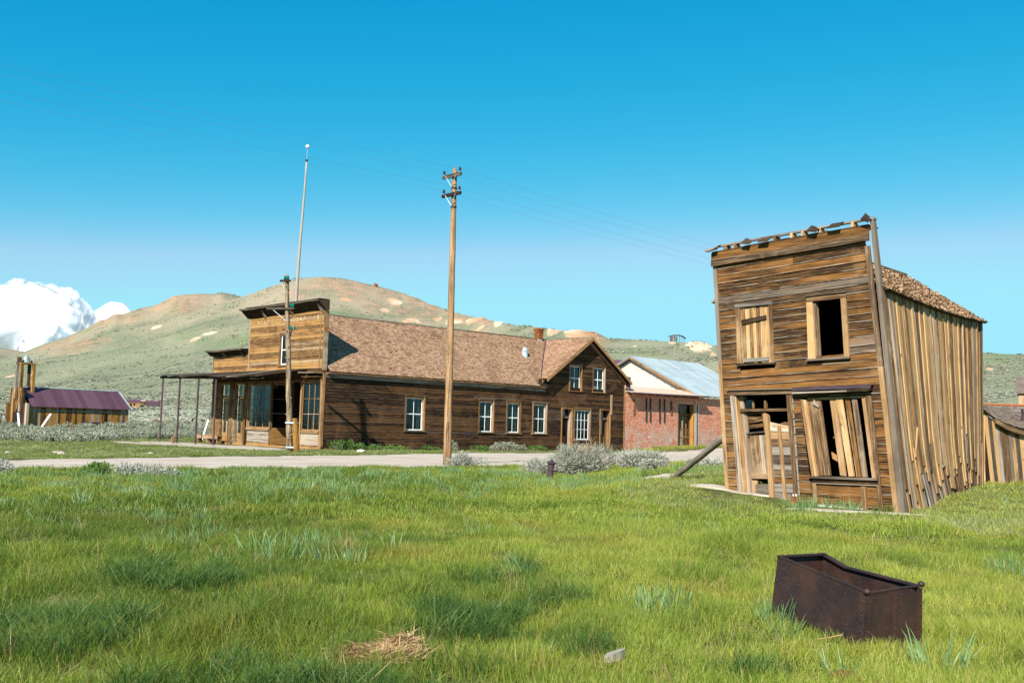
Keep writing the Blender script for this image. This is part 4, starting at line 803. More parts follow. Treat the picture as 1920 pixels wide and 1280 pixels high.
def cornice(b0, b1, z, zo, d, br):
    mb = MB(); prof = [(.05, z), (d, zo), (d + .05, zo), (d + .05, zo + .07), (-.2, zo + .12), (-.2, z)]
    mb.loft([[FFR(b + e_ , w_, q + .03 * math.sin(b * 1.3)) for w_, q in prof] for b, e_ in zip(np.linspace(b0, b1, 9), [0] * 9)]); c = mb.build('cornice', 'darkwood', hs)
    mb = MB(); mb.loft([[FFR(b, d + w_, zo + q + .03 * math.sin(b * 1.3)) for w_, q in ((.052, -.03), (.085, -.03), (.085, .085), (.052, .085))] for b in np.linspace(b0 - .05, b1 + .05, 12)]); mb.build('cornice_edge', 'greytrim', c)
    for b_ in br:
        for q in (0, .17):
            mb = MB(); mb.loft([[FFR(b_ + q + x, w_, zc) for x, w_, zc in ((0, w0, z0), (.07, w0, z0), (.07, w1, z1), (0, w1, z1))] for w0, z0, w1, z1 in ((.05, z - .12, .05, z + .22), (.20, z - .02, .16, z + .24), (.40, z + .24, .34, z + .36), (.52, z + .40, .45, z + .46))]); mb.build('bracket', 'trim', c)
cornice(-.12, FB + .35, 9.15, 9.70, .66, (.12, 3.75, 7.35)); cornice(FB + .12, FLOW + .4, 6.55, 6.88, .50, (10.2, 12.9))
mb = MB(); FFR.box(mb, .0, FB, -.3, .5, 9.86, 9.89); mb.build('cornice_top', 'purple', hs)
# remains of painted lettering along the top of the front, no longer legible
lt_ = MB(); b = 8.75
while b > .9:
    if not (4.6 < b < 5.3):
        for q in range(random.randint(2, 4)):
            z0 = 8.92 - random.uniform(.0, .12); bb = b - random.uniform(0, .3); FFR.box(lt_, bb, bb + random.uniform(.04, .1), .0365, .039, z0 - random.uniform(.1, .32), z0)
    b -= .52
M['fadedpaint'] = plain('faded_cream_paint', (.40, .28, .15), .9, .1, .5, 9)
lt_.build('faded_lettering', 'fadedpaint', hs)['kind'] = 'stuff'
# shop front below the canopy
sf = MB(); FFR.box(sf, 2.55, 6.25, -1.75, -1.65, .1, 4.6); FFR.box(sf, 6.22, 6.34, -1.65, -.0, .1, 1.2); FFR.box(sf, 2.46, 2.58, -1.65, -.0, .1, 1.2); FFR.box(sf, 0, FLOW, -1.9, .02, .0, .12); FFR.box(sf, 2.5, 6.3, -1.8, 0, 4.5, 4.6); sf.build('shopfront_base', 'front', hs)
FH = [(.22, 2.40, 1.22, 4.42), (6.45, 9.45, 1.30, 4.35), (10.0, 11.2, .2, 4.35), (12.2, 13.4, .2, 4.35)]
wall_shell(FFR, .0, 2.5, .12, 4.6, FH[:1], -.1, .0, 'front', hs, 'shopfront_wall'); wall_shell(FFR, 6.3, FLOW, .12, 4.6, FH[1:], -.1, .0, 'front', hs, 'shopfront_wall')
mb = MB(); FFR.box(mb, .3, FLOW, -3.6, -3.5, .1, 4.6); mb.build('inner_wall', 'inside', hs)
board(FFR, .0, FLOW, .0, .07, 4.42 + .06, 4.62, 'lintel_board', 'front', hs)
sash_window(FFR, *FH[0], 3, 3, hs, .05, .10, 'trim', 'trim', 'shop_window', False, False)
sash_window(FFR, *FH[1], 3, 3, hs, .05, .10, 'front', 'trim', 'shop_window', False, False)
for b0, b1, z0, z1 in ((.25, 2.35, .25, 1.05), (6.5, 9.4, .25, 1.12)):
    FFR.box(MB(), b0, b1, .0, .03, z0, z1).build('apron_panel', 'trim', hs); FFR.box(MB(), b0 - .05, b1 + .05, .0, .12, z1 + .0, z1 + .06).build('sill', 'trim', hs)
for b0, b1, z0, z1 in FH[2:]:
    mb = MB(); FFR.box(mb, b0 - .14, b0, -.05, .06, .12, z1 + .1, 'v'); FFR.box(mb, b1, b1 + .14, -.05, .06, .12, z1 + .1, 'v'); FFR.box(mb, b0, b1, -.05, .055, z1, z1 + .1); d = mb.build('door', 'front', hs)
    for q in (0, 1):
        a0 = b0 + q * (b1 - b0) / 2; a1 = a0 + (b1 - b0) / 2
        mb = MB(); FFR.box(mb, a0 + .01, a0 + .10, -.2, -.15, .15, 3.4, 'v'); FFR.box(mb, a1 - .10, a1 - .01, -.2, -.15, .15, 3.4, 'v'); FFR.box(mb, a0 + .1, a1 - .1, -.2, -.15, .15, .85); FFR.box(mb, a0 + .1, a1 - .1, -.2, -.15, 3.25, 3.4); mb.build('door_leaf', 'front', d)
        FFR.box(MB(), a0 + .1, a1 - .1, -.18, -.175, .85, 3.25).build('door_pane', 'glass', d)
    FFR.box(MB(), b0, b1, -.2, -.1, 3.42, 3.55).build('transom_bar', 'front', d); FFR.box(MB(), b0, b1, -.18, -.175, 3.56, z1).build('transom_pane', 'glass', d)
for b_ in (9.65, 11.55, 14.2): FFR.box(MB(), b_, b_ + .28, .0, .12, .1, 4.5, 'v').build('pilaster', 'front', hs)
# entry recess: side wall of the left show window, door, transom
Fs = Fr(HW(0, 6.28), EX, -EY)
mb = MB(); Fs.box(mb, .0, .10, -.05, .03, 1.2, 4.5, 'v'); Fs.box(mb, 1.5, 1.62, -.05, .03, 1.2, 4.5, 'v'); Fs.box(mb, .1, 1.5, -.05, .03, 4.3, 4.5); Fs.box(mb, .1, 1.5, -.05, .03, 1.2, 1.32); Fs.box(mb, .1, 1.5, -.03, .015, 2.3, 2.35); Fs.box(mb, .1, 1.5, -.03, .015, 3.3, 3.35); sw = mb.build('show_window', 'trim', hs)
Fs.box(MB(), .1, 1.5, -.02, -.015, 1.32, 4.3).build('pane', 'glass', sw); Fs.box(MB(), .15, 1.5, .0, .035, .3, 1.05).build('apron_panel', 'house', hs)
for b0, b1 in ((.0, .12), (2.42, 2.56), (6.25, 6.39)): FFR.box(MB(), b0, b1, -.1, .055, .1, 4.56, 'v').build('shopfront_post', 'trim', hs)
mb = MB(); FFR.box(mb, 3.2, 3.32, -1.64, -1.55, .12, 4.4, 'v'); FFR.box(mb, 4.5, 4.62, -1.64, -1.55, .12, 4.4, 'v'); FFR.box(mb, 3.32, 4.5, -1.64, -1.55, 2.7, 2.85); d = mb.build('entry_door', 'trim', hs)
mb = MB(); FFR.box(mb, 3.34, 3.52, -1.62, -1.57, .15, 2.68, 'v'); FFR.box(mb, 4.3, 4.48, -1.62, -1.57, .15, 2.68, 'v'); FFR.box(mb, 3.52, 4.3, -1.62, -1.57, .15, 1.0); mb.build('door_leaf', 'trim', d)
FFR.box(MB(), 3.52, 4.3, -1.6, -1.595, 1.0, 2.66).build('door_pane', 'glass', d); FFR.box(MB(), 3.34, 4.48, -1.6, -1.595, 2.86, 4.3).build('transom_pane', 'glass', d)
FFR.box(MB(), 3.88, 3.93, -1.62, -1.56, 2.86, 3.6, 'v').build('transom_mullion', 'white', d)
# canopy over the walk on thin iron posts
cn = MB(); b = 1.9
while b < 16.8:
    w_ = random.uniform(.5, .9); b1 = min(b + w_, 16.9); d0, d1 = 3.55 + random.uniform(-.18, .12), 3.55 + random.uniform(-.18, .12); sg = lambda q: 4.66 + .022 * q - .08 * math.sin((q - 1.9) / 15 * math.pi * 2) ** 2 - .05 * random.random()
    P = [FFR(b, d0, sg(b)), FFR(b1 - .01, d1, sg(b1)), FFR(b1 - .01, .06, 5.34), FFR(b, .06, 5.34)]; P += [p - Vector((0, 0, .05)) for p in P]; MB().hexa(P, 'v').build('canopy_board', 'darkwood', hs); b = b1
FFR.quad(MB(), [(1.9, 4.44), (16.8, 4.76), (16.8, 4.93), (1.9, 4.60)], 3.22, 3.36).build('canopy_beam', 'darkwood', hs)
for b_ in (2.1, 6, 10, 13.5, 16.6):
    P = [FFR(b_, .06, 5.08), FFR(b_, 3.3, 4.50 + .022 * b_), FFR(b_, 3.3, 4.62 + .022 * b_), FFR(b_, .06, 5.22)]; MB().hexa(P + [p + EY * .08 for p in P]).build('canopy_rafter', 'darkwood', hs)
board(FFR, .0, 1.88, .0, .75, 4.98, 5.06, 'hood_board', 'greytrim', hs, j=.03); board(FFR, .1, 1.8, .0, .5, 4.72, 4.80, 'hood_board', 'trim', hs)
for b_ in (16.45, 13.65, 10.75, 8.15):
    p = FFR(b_, 3.28, 0); mb = MB(); mb.tube([(p.x, p.y, gz(p.x, p.y) - .1), (p.x, p.y, 2.4), (p.x, p.y, 4.40 + .0215 * b_)], .07, 8); mb.build('canopy_post', 'purple', hs)
# porch bench, little marker post
FBn = Fr(HW(-.55, 13.4, 0), EY, -EX); bn = thing('porch_bench', 'rough plank bench under the canopy of the long hotel', 'bench', tuple(HW(-.55, 14)))
gzb = gz(*HW(-.55, 14).xy)
board(FBn, -1.0, 2.3, -.22, .22, gzb + .55, gzb + .62, 'seat', 'trim', bn); board(FBn, -1.0, 2.3, .18, .23, gzb + .36, gzb + .545, 'apron', 'trim', bn)
for a in (-.9, .6, 2.1): board(FBn, a, a + .1, -.2, .17, gzb - .05, gzb + .545, 'leg', 'trim', bn, 'v')
FBn.quad(MB(), [(-.7, gzb + .05), (-.55, gzb + .05), (.3, gzb + .5), (.15, gzb + .5)], -.05, .0).build('brace', 'trim', bn)

# ------------------------------------------------------------------ brick store with tin roof
BG = .45
bk = thing('brick_store', 'red brick store with blue grey tin gable roof, next to the hotel', 'building', tuple(HW(41, 5, BG)))
AG = 41.5
BH = [(38.55, 41.05, BG, 4.42)]
def brick_rows(a0, a1, z0, z1, holes, name='brick'):
    mb = MB(); z = z0; k = 0
    while z < z1:
        for s0, s1 in cut(a0, a1, [(h[0], h[1]) for h in holes if h[2] < z + .03 < h[3]]):
            a = s0 - (k % 2) * .12
            while a < s1:
                e0, e1 = max(a, s0), min(a + .228, s1); a += .24
                if e1 - e0 < .03 or random.random() < (.06 if z < 1.4 else .012): continue
                w = .012 + random.uniform(-.006, .008); P = [FWL(e0, w, z), FWL(e1, w, z), FWL(e1, w, z + .066), FWL(e0, w, z + .066)]; b = len(mb.v); mb.v.extend(P + [q + EY * .03 for q in P])
                for f in ((0, 1, 2, 3), (4, 5, 1, 0), (3, 2, 6, 7), (4, 0, 3, 7), (1, 5, 6, 2)): mb.f.append(tuple(b + i for i in f)); mb.uv.append([(0, 0)] * 4)
        z += .078; k += 1
    o = mb.build(name, 'brick', bk); o['kind'] = 'stuff'; return o
wall_shell(FWL, WL + .12, AG + .35, 0, 5.2, BH, -.35, .0, 'mortar', bk, 'wall'); brick_rows(WL + .13, AG + .34, .1, 5.15, BH)
wall_shell(FWL, AG + .35, 53, 0, 5.05, [], -.35, -.04, 'mortar', bk, 'wall')
mbx = FWL; FWL2 = Fr(C0 + EY * .04, EX, -EY); FWL_, FWL = FWL, FWL2; brick_rows(AG + .36, 48.0, .15, 5.0, []); FWL = FWL_
FWL.box(MB(), AG + .12, AG + .34, .0, .022, .5, 4.4).build('plaster_strip', 'mortar', bk)
FWL.box(MB(), AG - .34, AG + .0, .0, .024, .5, 4.4).build('plaster_strip', 'mortar', bk)
mb = MB(); p = FWL(AG + 1.0 - .95, .06, 0); mb.tube([p + Vector((0, 0, .55)), p + Vector((0, 0, 4.35))], .05, 6); mb.build('drain_pipe', 'purple', bk)
# gable wall of cream plaster, purlin ends
PB, PZ, EZ = 7.84, 9.22, 5.30
Fg = Fr(HW(AG, 0), EY, -EX)
mb = MB(); q = [Fg(.0, 0, 0), Fg(2 * PB, 0, 0), Fg(2 * PB, 0, EZ - .1), Fg(PB, 0, PZ - .22), Fg(.0, 0, EZ + .02)]; b = len(mb.v); mb.face(q); mb.face([p + EX * .3 for p in q][::-1]); mb.build('gable_wall', 'plaster', bk)
rs = (PZ - EZ) / (PB + .35); nb = (Vector((0, 0, 1)) - EY * rs).normalized()
def Pb(a, v): return HW(a, -.35 + v * (PB + .35), EZ + v * (PZ - EZ))
mb = MB(); q = [Pb(AG - .45, 0), Pb(53, 0), Pb(53, 1), Pb(AG - .45, 1)]; q = [p - nb * .03 for p in q]; mb.hexa(q + [p - nb * .05 for p in q]); mb.build('roof_deck', 'darkwood', bk)
nc, nr_ = 14, 4
for i in range(nc):
    for k in range(nr_):
        a0, a1 = AG - .5 + (53.5 - AG) * i / nc, AG - .5 + (53.5 - AG) * (i + 1) / nc + .04; v0, v1 = k / nr_ - (.02 if k else .015), (k + 1) / nr_ + .012; j = random.uniform(0, .012)
        rg = []
        for q in range(9): a = a0 + (a1 - a0) * q / 8; rg.append([Pb(a, v0) + nb * (.012 + j + .012 * (q % 2)), Pb(a, v1) + nb * (.002 + .012 * (q % 2)), Pb(a, v1) - nb * .006, Pb(a, v0) + nb * (j + .0)])
        MB().loft(rg).build('roof_sheet', 'tinroof', bk)
mb = MB(); q = [HW(AG - .5, 2 * PB + .35, EZ), HW(53, 2 * PB + .35, EZ), HW(53, PB, PZ), HW(AG - .5, PB, PZ)]; mb.hexa(q + [p - Vector((0, 0, .06)) for p in q]); mb.build('rear_roof', 'tinroof', bk)
for s in (-1, 1):
    e0, e1 = Fg(PB + s * (PB + .3), .47, EZ), Fg(PB, .47, PZ); d = Vector((0, 0, 1)); q = [e0 - d * .24, e1 - d * .24, e1 - d * .02, e0 - d * .02]; MB().hexa(q + [p + EX * .05 for p in q]).build('rake_board', 'greytrim' if s > 0 else 'casing', bk)
for i in range(9):
    v = .02 + .115 * i; p = Fg(-.2 + v * PB, 0, EZ + v * (PZ - EZ) - .17); mb = MB(); f = Fr(p, EY, -EX); f.box(mb, 0, .12, -.05, .48, -.14, .04); mb.build('purlin_end', 'greytrim', bk)
# lean-to roof of the connecting part, gutter, hoods
mb = MB(); q = [FWL(WL + .25, .75, 5.12), FWL(AG + .55, .78, 5.22), FWL(AG - .1, -1.6, 5.82), FWL(WL + .25, -1.6, 5.78)]; mb.hexa(q + [p - Vector((0, 0, .04)) for p in q]); mb.build('porch_roof', 'tan_tin', bk)
mb = MB(); q = [FWL(WL + .25, -1.6, 5.78), FWL(AG - .1, -1.6, 5.82), FWL(AG - .1, -7, 5.95), FWL(WL + .25, -7, 5.95)]; mb.hexa(q + [p - Vector((0, 0, .04)) for p in q]); mb.build('flat_roof', 'tan_tin', bk)
mb = MB(); mb.tube([FWL(WL + .2, .78, 5.06), FWL(36, .79, 5.10), FWL(AG + .75, .80, 5.18)], .075, 8); mb.build('gutter', 'purple', bk)
mb = MB(); p = FWL(WL + .45, .12, 0); mb.tube([p + Vector((0, 0, 5.3)), p + Vector((0, 0, 6.45))], .20, 10); mb.tube([p + Vector((0, 0, 5.25)), p + Vector((0, 0, 5.32))], .27, 10); mb.build('flue_pipe', 'purple', bk)
for a in np.linspace(WL + .8, AG, 9): FWL.box(MB(), a, a + .1, .0, .72, 4.98, 5.06).build('roof_bracket', 'darkwood', bk)
for a, z0, z1, m, d_ in ((32.02, 3.25, 4.55, 'casing', .1), (37.42, 3.4, 4.62, 'casing', .1), (33.78, 2.65, 4.72, 'iron', .08), (34.36, 2.66, 4.72, 'iron', .08), (35.72, 2.62, 4.74, 'iron', .08), (36.4, 2.64, 4.74, 'iron', .08)):
    FWL.box(MB(), a, a + (.14 if m == 'casing' else .13), .03, .03 + d_, z0, z1, 'v').build('wooden_prop' if m == 'casing' else 'iron_strap', m, bk)
h_ = BH[0]; mb = MB(); FWL.box(mb, h_[0], h_[0] + .14, -.38, -.02, BG, h_[3], 'v'); FWL.box(mb, h_[1] - .14, h_[1], -.38, .03, BG, h_[3], 'v'); FWL.box(mb, h_[0] + .14, h_[1] - .14, -.38, .0, h_[3] - .12, h_[3]); d = mb.build('door', 'fire', bk); d['label'] = 'tall panelled shop door with transom'
FWL.box(MB(), h_[0] + .14, h_[1] - .14, -.42, -.3, 3.35, 3.5).build('transom_bar', 'trim', d); FWL.box(MB(), h_[0] + .14, h_[1] - .14, -.36, -.355, 3.5, 4.3).build('transom_pane', 'glass', d)
for a in (39.3, 40.2): FWL.box(MB(), a, a + .06, -.36, -.3, 3.5, 4.0, 'v').build('transom_mullion', 'trim', d)
for q in range(2):
    a0 = h_[0] + .14 + q * 1.11; a1 = a0 + 1.1; FWL.box(MB(), a0, a1, -.42, -.37, BG, 2.05, 'v').build('door_leaf', 'fire', d)
    for a in (a0, a0 + .5, a1 - .09): FWL.box(MB(), a, a + .09, -.40, -.34, BG, 3.3 if a != a0 + .5 else 2.6, 'v').build('door_stile', 'casing', d)
    for z in (BG + .05, 1.3, 2.0): FWL.box(MB(), a0, a1, -.39, -.335, z, z + .1).build('door_rail', 'casing', d)
    FWL.box(MB(), a0 + .09, a1 - .09, -.4, -.395, 2.1, 3.3).build('door_pane', 'glass', d)
FWL.box(MB(), h_[0], h_[1] + .1, -.4, .3, BG - .2, BG + .04).build('doorstep', 'stone', d)
mb = MB(); FWL.box(mb, WL + .2, 52, -5, -4.9, 0, 5.0); FWL.box(mb, WL + .2, 52, -5, -.4, .2, .3); FWL.box(mb, WL + .2, AG, -5, -.36, 5.0, 5.1); mb.build('inner_wall', 'inside', bk)

# ------------------------------------------------------------------ poles and wires
PB0 = Vector((-2.71, 44.05, gz(-2.71, 44.05) - .1)); PT = Vector((-2.79, 44.0, 13.35))
ps_ = [PB0, *[PB0.lerp(PT, q) for q in np.linspace(.06, .985, 15)], PT]; 
up_ = thing('utility_pole', 'tall wooden telegraph pole with two dark cross arms, standing at the road edge', 'utility pole', tuple(PB0))
mb = MB(); mb.tube([p + Vector((random.uniform(-.008, .008), random.uniform(-.008, .008), 0)) for p in ps_], [.19, *[.185 - .075 * q for q in np.linspace(0, 1, 15)], .03], 12, jit=.05); mb.build('pole', 'pole', up_, True)
for k in range(26):
    q = random.uniform(.03, .95); p = PB0.lerp(PT, q); a = random.uniform(0, 6.28); r = .185 - .075 * q; n = Vector((math.cos(a), math.sin(a), 0)); mb = MB(); mb.tube([p + n * (r - .02), p + n * (r + .025)], [.03, .015], 5); mb.build('knot', 'bark', up_)
AD = EY; pins = []
for z in (12.93, 12.07):
    c = PB0.lerp(PT, (z - PB0.z) / (PT.z - PB0.z)) - EX * .15; z_ = c.z; mb = MB(); P = [c + AD * s + Vector((0, 0, h)) for s, h in ((.62, -.07), (-.62, -.07), (-.62, .07), (.62, .07))]; mb.hexa([p - EX * .06 for p in P] + [p + EX * .06 for p in P]); ca_ = mb.build('cross_arm', 'darkwood', up_)
    for s in (-.54, .54):
        p = c + AD * s + Vector((0, 0, .07)); mb = MB(); mb.tube([p, p + Vector((0, 0, .12))], .015, 6); mb.build('pin', 'white', ca_)
        mb = MB(); mb.tube([p + Vector((0, 0, q)) for q in (.07, .10, .15, .16, .21, .24)], [.055, .065, .06, .045, .055, .02], 8); mb.build('insulator', 'glassbrown', ca_); pins.append(p + Vector((0, 0, .17)))
        b = c + Vector((0, 0, -.52)) - EX * .0; mb = MB(); mb.tube([c + AD * s * .65 - EX * .07, b], .014, 5); mb.build('arm_brace', 'tin', ca_)
    mb = MB(); cc = PB0.lerp(PT, (z - .55 - PB0.z) / (PT.z - PB0.z)); mb.tube([cc - Vector((0, 0, .04)), cc + Vector((0, 0, .04))], .135, 12); mb.build('iron_band', 'iron', up_)
M['wire'] = plain('telegraph_wire', (.10, .16, .19), .5, .5)
for i, p in enumerate(pins):
    for s, nm in ((-1, 'towards the left'), (1, 'towards the leaning house')):
        e = p + EX * 46 * s; mb = MB(); mb.tube([p.lerp(e, q) - Vector((0, 0, 2.2 * q * (1 - q))) for q in np.linspace(0, 1, 17)], .0033, 4)
        row = ('lower right', 'lower left', 'upper right', 'upper left'); k_ = ('upper', 'lower')[i // 2] + ' arm, ' + ('nearer', 'farther')[i % 2] + ' end'
        tag(mb.build('telegraph_wire', 'wire', None, False, p), f'thin telegraph wire from the pole\'s {k_}, running {nm}', 'wire', 'telegraph wires on the tall pole')
# short knotty pole at the hotel corner, strapped to a stub
b0 = Vector((-12.80, 58.5, gz(-12.8, 58.5) - .1)); t0 = Vector((-13.45, 58.5, 10.45)); kp = thing('short_pole', 'knotty short pole with green glass insulators, strapped to a stub at the hotel corner', 'utility pole', tuple(b0))
def kpt(z): return b0.lerp(t0, (z - b0.z) / (t0.z - b0.z))
mb = MB(); mb.tube([b0] + [kpt(z) + Vector((random.uniform(-.02, .02), 0, 0)) for z in np.linspace(.4, 10.3, 22)] + [t0], [.19] + [.18 - .07 * q for q in np.linspace(0, 1, 22)] + [.06], 9, jit=.09); mb.build('pole', 'bark', kp, True)
for k in range(70):
    z = random.uniform(.5, 10); p = kpt(z); a = random.uniform(0, 6.28); r = .18 - .07 * z / 10; n = Vector((math.cos(a), math.sin(a), .2)); mb = MB(); mb.tube([p + n * (r - .02), p + n * (r + random.uniform(.02, .07))], [.045, .02], 5); mb.build('knot', 'darkwood' if k % 3 == 0 else 'bark', kp)
for z, a0, a1 in ((10.05, -.38, .30), (8.40, -1.28, .50)):
    c = kpt(z); d = Vector((.97, -.2, 0)); mb = MB(); P = [c + d * a + Vector((0, 0, h)) for a, h in ((a0, -.07), (a1, -.05), (a1, .06), (a0, .05))]; off = Vector((-.03, -.15, 0)); mb.hexa([p + off - Vector((0, .06, 0)) for p in P] + [p + off + Vector((0, .06, 0)) for p in P]); ca_ = mb.build('cross_arm', 'darkwood' if z > 9 else 'greytrim', kp)
    for s in ((-.08, .10) if z > 9 else (.30, .42)):
        p = c + d * s + off + Vector((0, 0, .06)); mb = MB(); mb.tube([p + Vector((0, 0, q)) for q in (.0, .05, .10, .20, .24)], [.02, .07, .075, .06, .02], 8); mb.build('insulator', 'glassgreen', ca_)
    mb = MB(); mb.tube([c + d * a0 * .75 + off, c + Vector((0, -.13, -.75))], .018, 5); mb.build('arm_brace', 'tin', ca_)
c = kpt(7.15) + Vector((.28, -.1, 0))
for s in (-.1, .14):
    mb = MB(); mb.tube([c + Vector((s, 0, q)) for q in (.0, .05, .1, .2, .24)], [.02, .07, .075, .06, .02], 8); mb.build('insulator', 'glassgreen', kp)
mb = MB(); mb.tube([kpt(6.7) + Vector((.1, 0, 0)), c + Vector((0, 0, .02))], .05, 5); mb.build('insulator_bracket', 'iron', kp)
s0 = b0 + Vector((.42, -.12, -.1)); s1 = kpt(1.95) + Vector((.36, -.1, .02)); mb = MB(); mb.tube([s0.lerp(s1, q) for q in np.linspace(0, 1, 7)], [.19, .19, .185, .18, .18, .175, .165], 9, jit=.05); mb.build('stub_post', 'fire', kp)
for z in (.28, 1.70):
    c = kpt(z) + Vector((.17, -.05, 0)); rg = []
    for q in (-.045, .045): rg.append([c + Vector((.40 * math.cos(a), .23 * math.sin(a), q)) for a in np.linspace(0, 2 * math.pi, 15)[:-1]])
    MB().loft(rg, False).build('metal_strap', 'tin', kp)
# flagpole on the hotel roof
f0, f1 = HW(3, 8.85, 6.4), HW(3, 8.02, 21.25); fp = thing('flagpole', 'bare silvery flagpole with a ball on top, leaning above the hotel roof', 'flagpole', tuple(f0))
mb = MB(); mb.tube([f0.lerp(f1, q) + Vector((.02 * math.sin(9 * q), 0, 0)) for q in np.linspace(0, 1, 14)], [.15 - .085 * q for q in np.linspace(0, 1, 14)], 8, jit=.03); mb.build('pole', 'greypole', fp, True)
f2 = f1 + (f1 - f0).normalized() * 1.02; mb = MB(); mb.tube([f1, f2], .018, 6); mb.build('rod', 'tin', fp); MB().ball(f2, .15, 12, 8).build('ball', 'white', fp, True); mb = MB(); mb.tube([f1 - Vector((0, 0, .12)), f1 + Vector((0, 0, .06))], .09, 8); mb.build('collar', 'iron', fp)

# ------------------------------------------------------------------ firehouse with bell tower, far left
fr0 = Vector((-51.4, 134.5, 0))
fa = Vector((-59.9, 124.0, 0)); fdir = (fr0 - fa).normalized(); FW = Fr(Vector((fa.x, fa.y, 0)), fdir, (fdir.y, -fdir.x, 0)); FLn = (fr0 - fa).length; gf = gz(*((fr0 + fa) / 2).xy)
fh = thing('firehouse', 'small plank firehouse with purple iron roof and open bell tower', 'building', (fa.x, fa.y, gf))
a = 0.0
while a < FLn - .05:
    w_ = min(random.uniform(.25, .48), FLn - a); FW.box(MB(), a, a + w_ - .02, 0, .03 + random.uniform(-.01, .015), gf - .15, gf + 2.72, 'v').build('wall_plank', 'fire', fh); a += w_
board(FW, 0, FLn, .04, .07, gf + 2.1, gf + 2.24, 'wall_batten', 'fire', fh); board(FW, 0, FLn, -.1, -.02, gf - .2, gf + 2.8, 'wall_backing', 'darkwood', fh)
FWB = 4.8
mb = MB(); q = [FW(0, -FWB, gf), FW(0, 0, gf), FW(0, 0, gf + 2.8), FW(0, -FWB / 2, gf + 4.9), FW(0, -FWB, gf + 2.8)]; mb.face(q); mb.face([p + fdir * FLn for p in q]); mb.face([q[0], q[4], q[4] + fdir * FLn, q[0] + fdir * FLn]); mb.build('end_wall', 'fire', fh)
nf = 20
for i in range(nf):
    a0, a1 = .35 + (FLn - .1) * i / nf, .35 + (FLn - .1) * (i + 1) / nf; j = random.uniform(0, .012); q = [FW(a0, .32, gf + 2.62 + j), FW(a1 - .02, .32, gf + 2.62 + j), FW(a1 - .02 - .42 * (i == nf - 1), -FWB / 2, gf + 5.0 + j), FW(a0, -FWB / 2, gf + 5.0 + j)]; MB().hexa(q + [p - Vector((0, 0, .05)) for p in q], 'v').build('roof_sheet', 'fireroof', fh)
q = [FW(.3, -FWB - .3, gf + 2.62), FW(FLn + .3, -FWB - .3, gf + 2.62), FW(FLn - .1, -FWB / 2, gf + 5.0), FW(.3, -FWB / 2, gf + 5.0)]; MB().hexa(q + [p - Vector((0, 0, .05)) for p in q]).build('rear_roof', 'fireroof', fh)
q = [FW(FLn + .30, .33, gf + 2.66), FW(FLn + .52, .30, gf + 2.60), FW(FLn - .02, -FWB / 2, gf + 5.0), FW(FLn - .26, -FWB / 2, gf + 5.06)]; MB().hexa(q + [p - Vector((0, 0, .05)) for p in q]).build('roof_edge', 'tin', fh)
mb = MB(); mb.tube([FW(.3, -FWB / 2, gf + 5.05), FW(FLn, -FWB / 2, gf + 5.05)], .06, 6); mb.build('ridge_cap', 'tin', fh)
board(FW, 6.9, 9.9, .05, .09, gf - .1, gf + .85, 'iron_sheet', 'purple', fh); board(FW, 10.1, 10.3, .04, .12, gf, gf + 2.1, 'wall_batten', 'darkwood', fh, 'v'); board(FW, 12.7, 12.9, .04, .07, gf + .5, gf + 2.0, 'wall_batten', 'purple', fh, 'v')
FFt = Fr(FW(-.3, 0, 0), -FW.w, -fdir)          # stepped false front, a runs to the rear
for b0, b1, z1 in ((-.45, .6, 3.0), (.62, 4.2, 4.9), (4.22, 5.3, 3.0)):
    n_ = max(1, int((b1 - b0) / .4)); 
    for k in range(n_): FFt.box(MB(), b0 + (b1 - b0) * k / n_, b0 + (b1 - b0) * (k + 1) / n_ - .02, -.28, .02 * random.random(), gf - .1, gf + z1, 'v').build('front_plank', random.choice(['fire', 'darkwood', 'darkwood']), fh)
FFt.quad(MB(), [(1.0, gf + 2.2), (1.2, gf + 2.2), (2.2, gf + 4.9), (2.0, gf + 4.9)], .03, .08, 'v').build('front_brace', 'trim', fh)
FFt.quad(MB(), [(2.2, gf + 2.2), (2.4, gf + 2.2), (1.3, gf + 4.9), (1.1, gf + 4.9)], .03, .07, 'v').build('front_brace', 'fire', fh)
FFt.box(MB(), 1.1, 3.0, .0, .05, gf, gf + 1.9).build('front_door', 'inside', fh)
tc = FW(.55, -FWB / 2, 0)
for dx, dy in ((-.75, .62), (.75, .62), (-.75, -.62), (.75, -.62)):
    p = tc + fdir * dx + FW.w * dy; mb = MB(); z0_, z1_ = gf + 3.6, gf + 7.9; f = Fr(Vector((p.x, p.y, 0)), fdir, FW.w); f.box(mb, -.16, .16, -.16, .16, z0_, z1_, 'v'); mb.build('tower_post', 'fire', fh)
for dy in (.62, -.62):
    f = Fr(tc + FW.w * dy, fdir, FW.w); f.box(MB(), -.95, .95, -.12, .12, gf + 7.9, gf + 8.1).build('tower_beam', 'fire', fh)
for dx in (-.75, .75):
    f = Fr(tc + fdir * dx, FW.w, fdir); f.box(MB(), -.5, .5, -.10, .10, gf + 7.905, gf + 8.09).build('tower_beam', 'fire', fh)
for dx in (-.85, .85):
    f = Fr(tc + fdir * dx, fdir, FW.w); f.box(MB(), -.06, .06, -.5, .5, gf + 8.1, gf + 8.75, 'v').build('bell_yoke', 'darkwood', fh)
bl = MB(); c = tc + Vector((0, 0, gf + 8.12)); bl.loft([[c + Vector((r * math.cos(a), r * math.sin(a), z)) for a in np.linspace(0, 6.283, 17)[:-1]] for r, z in ((.60, .0), (.58, .06), (.46, .2), (.38, .42), (.35, .62), (.27, .78), (.12, .85), (.08, .98), (.03, 1.05))])
M['verdigris'] = plain('verdigris_bell', (.20, .26, .23), .5, .4, .3, metal=.2)
bl.build('bell', 'verdigris', fh, True)

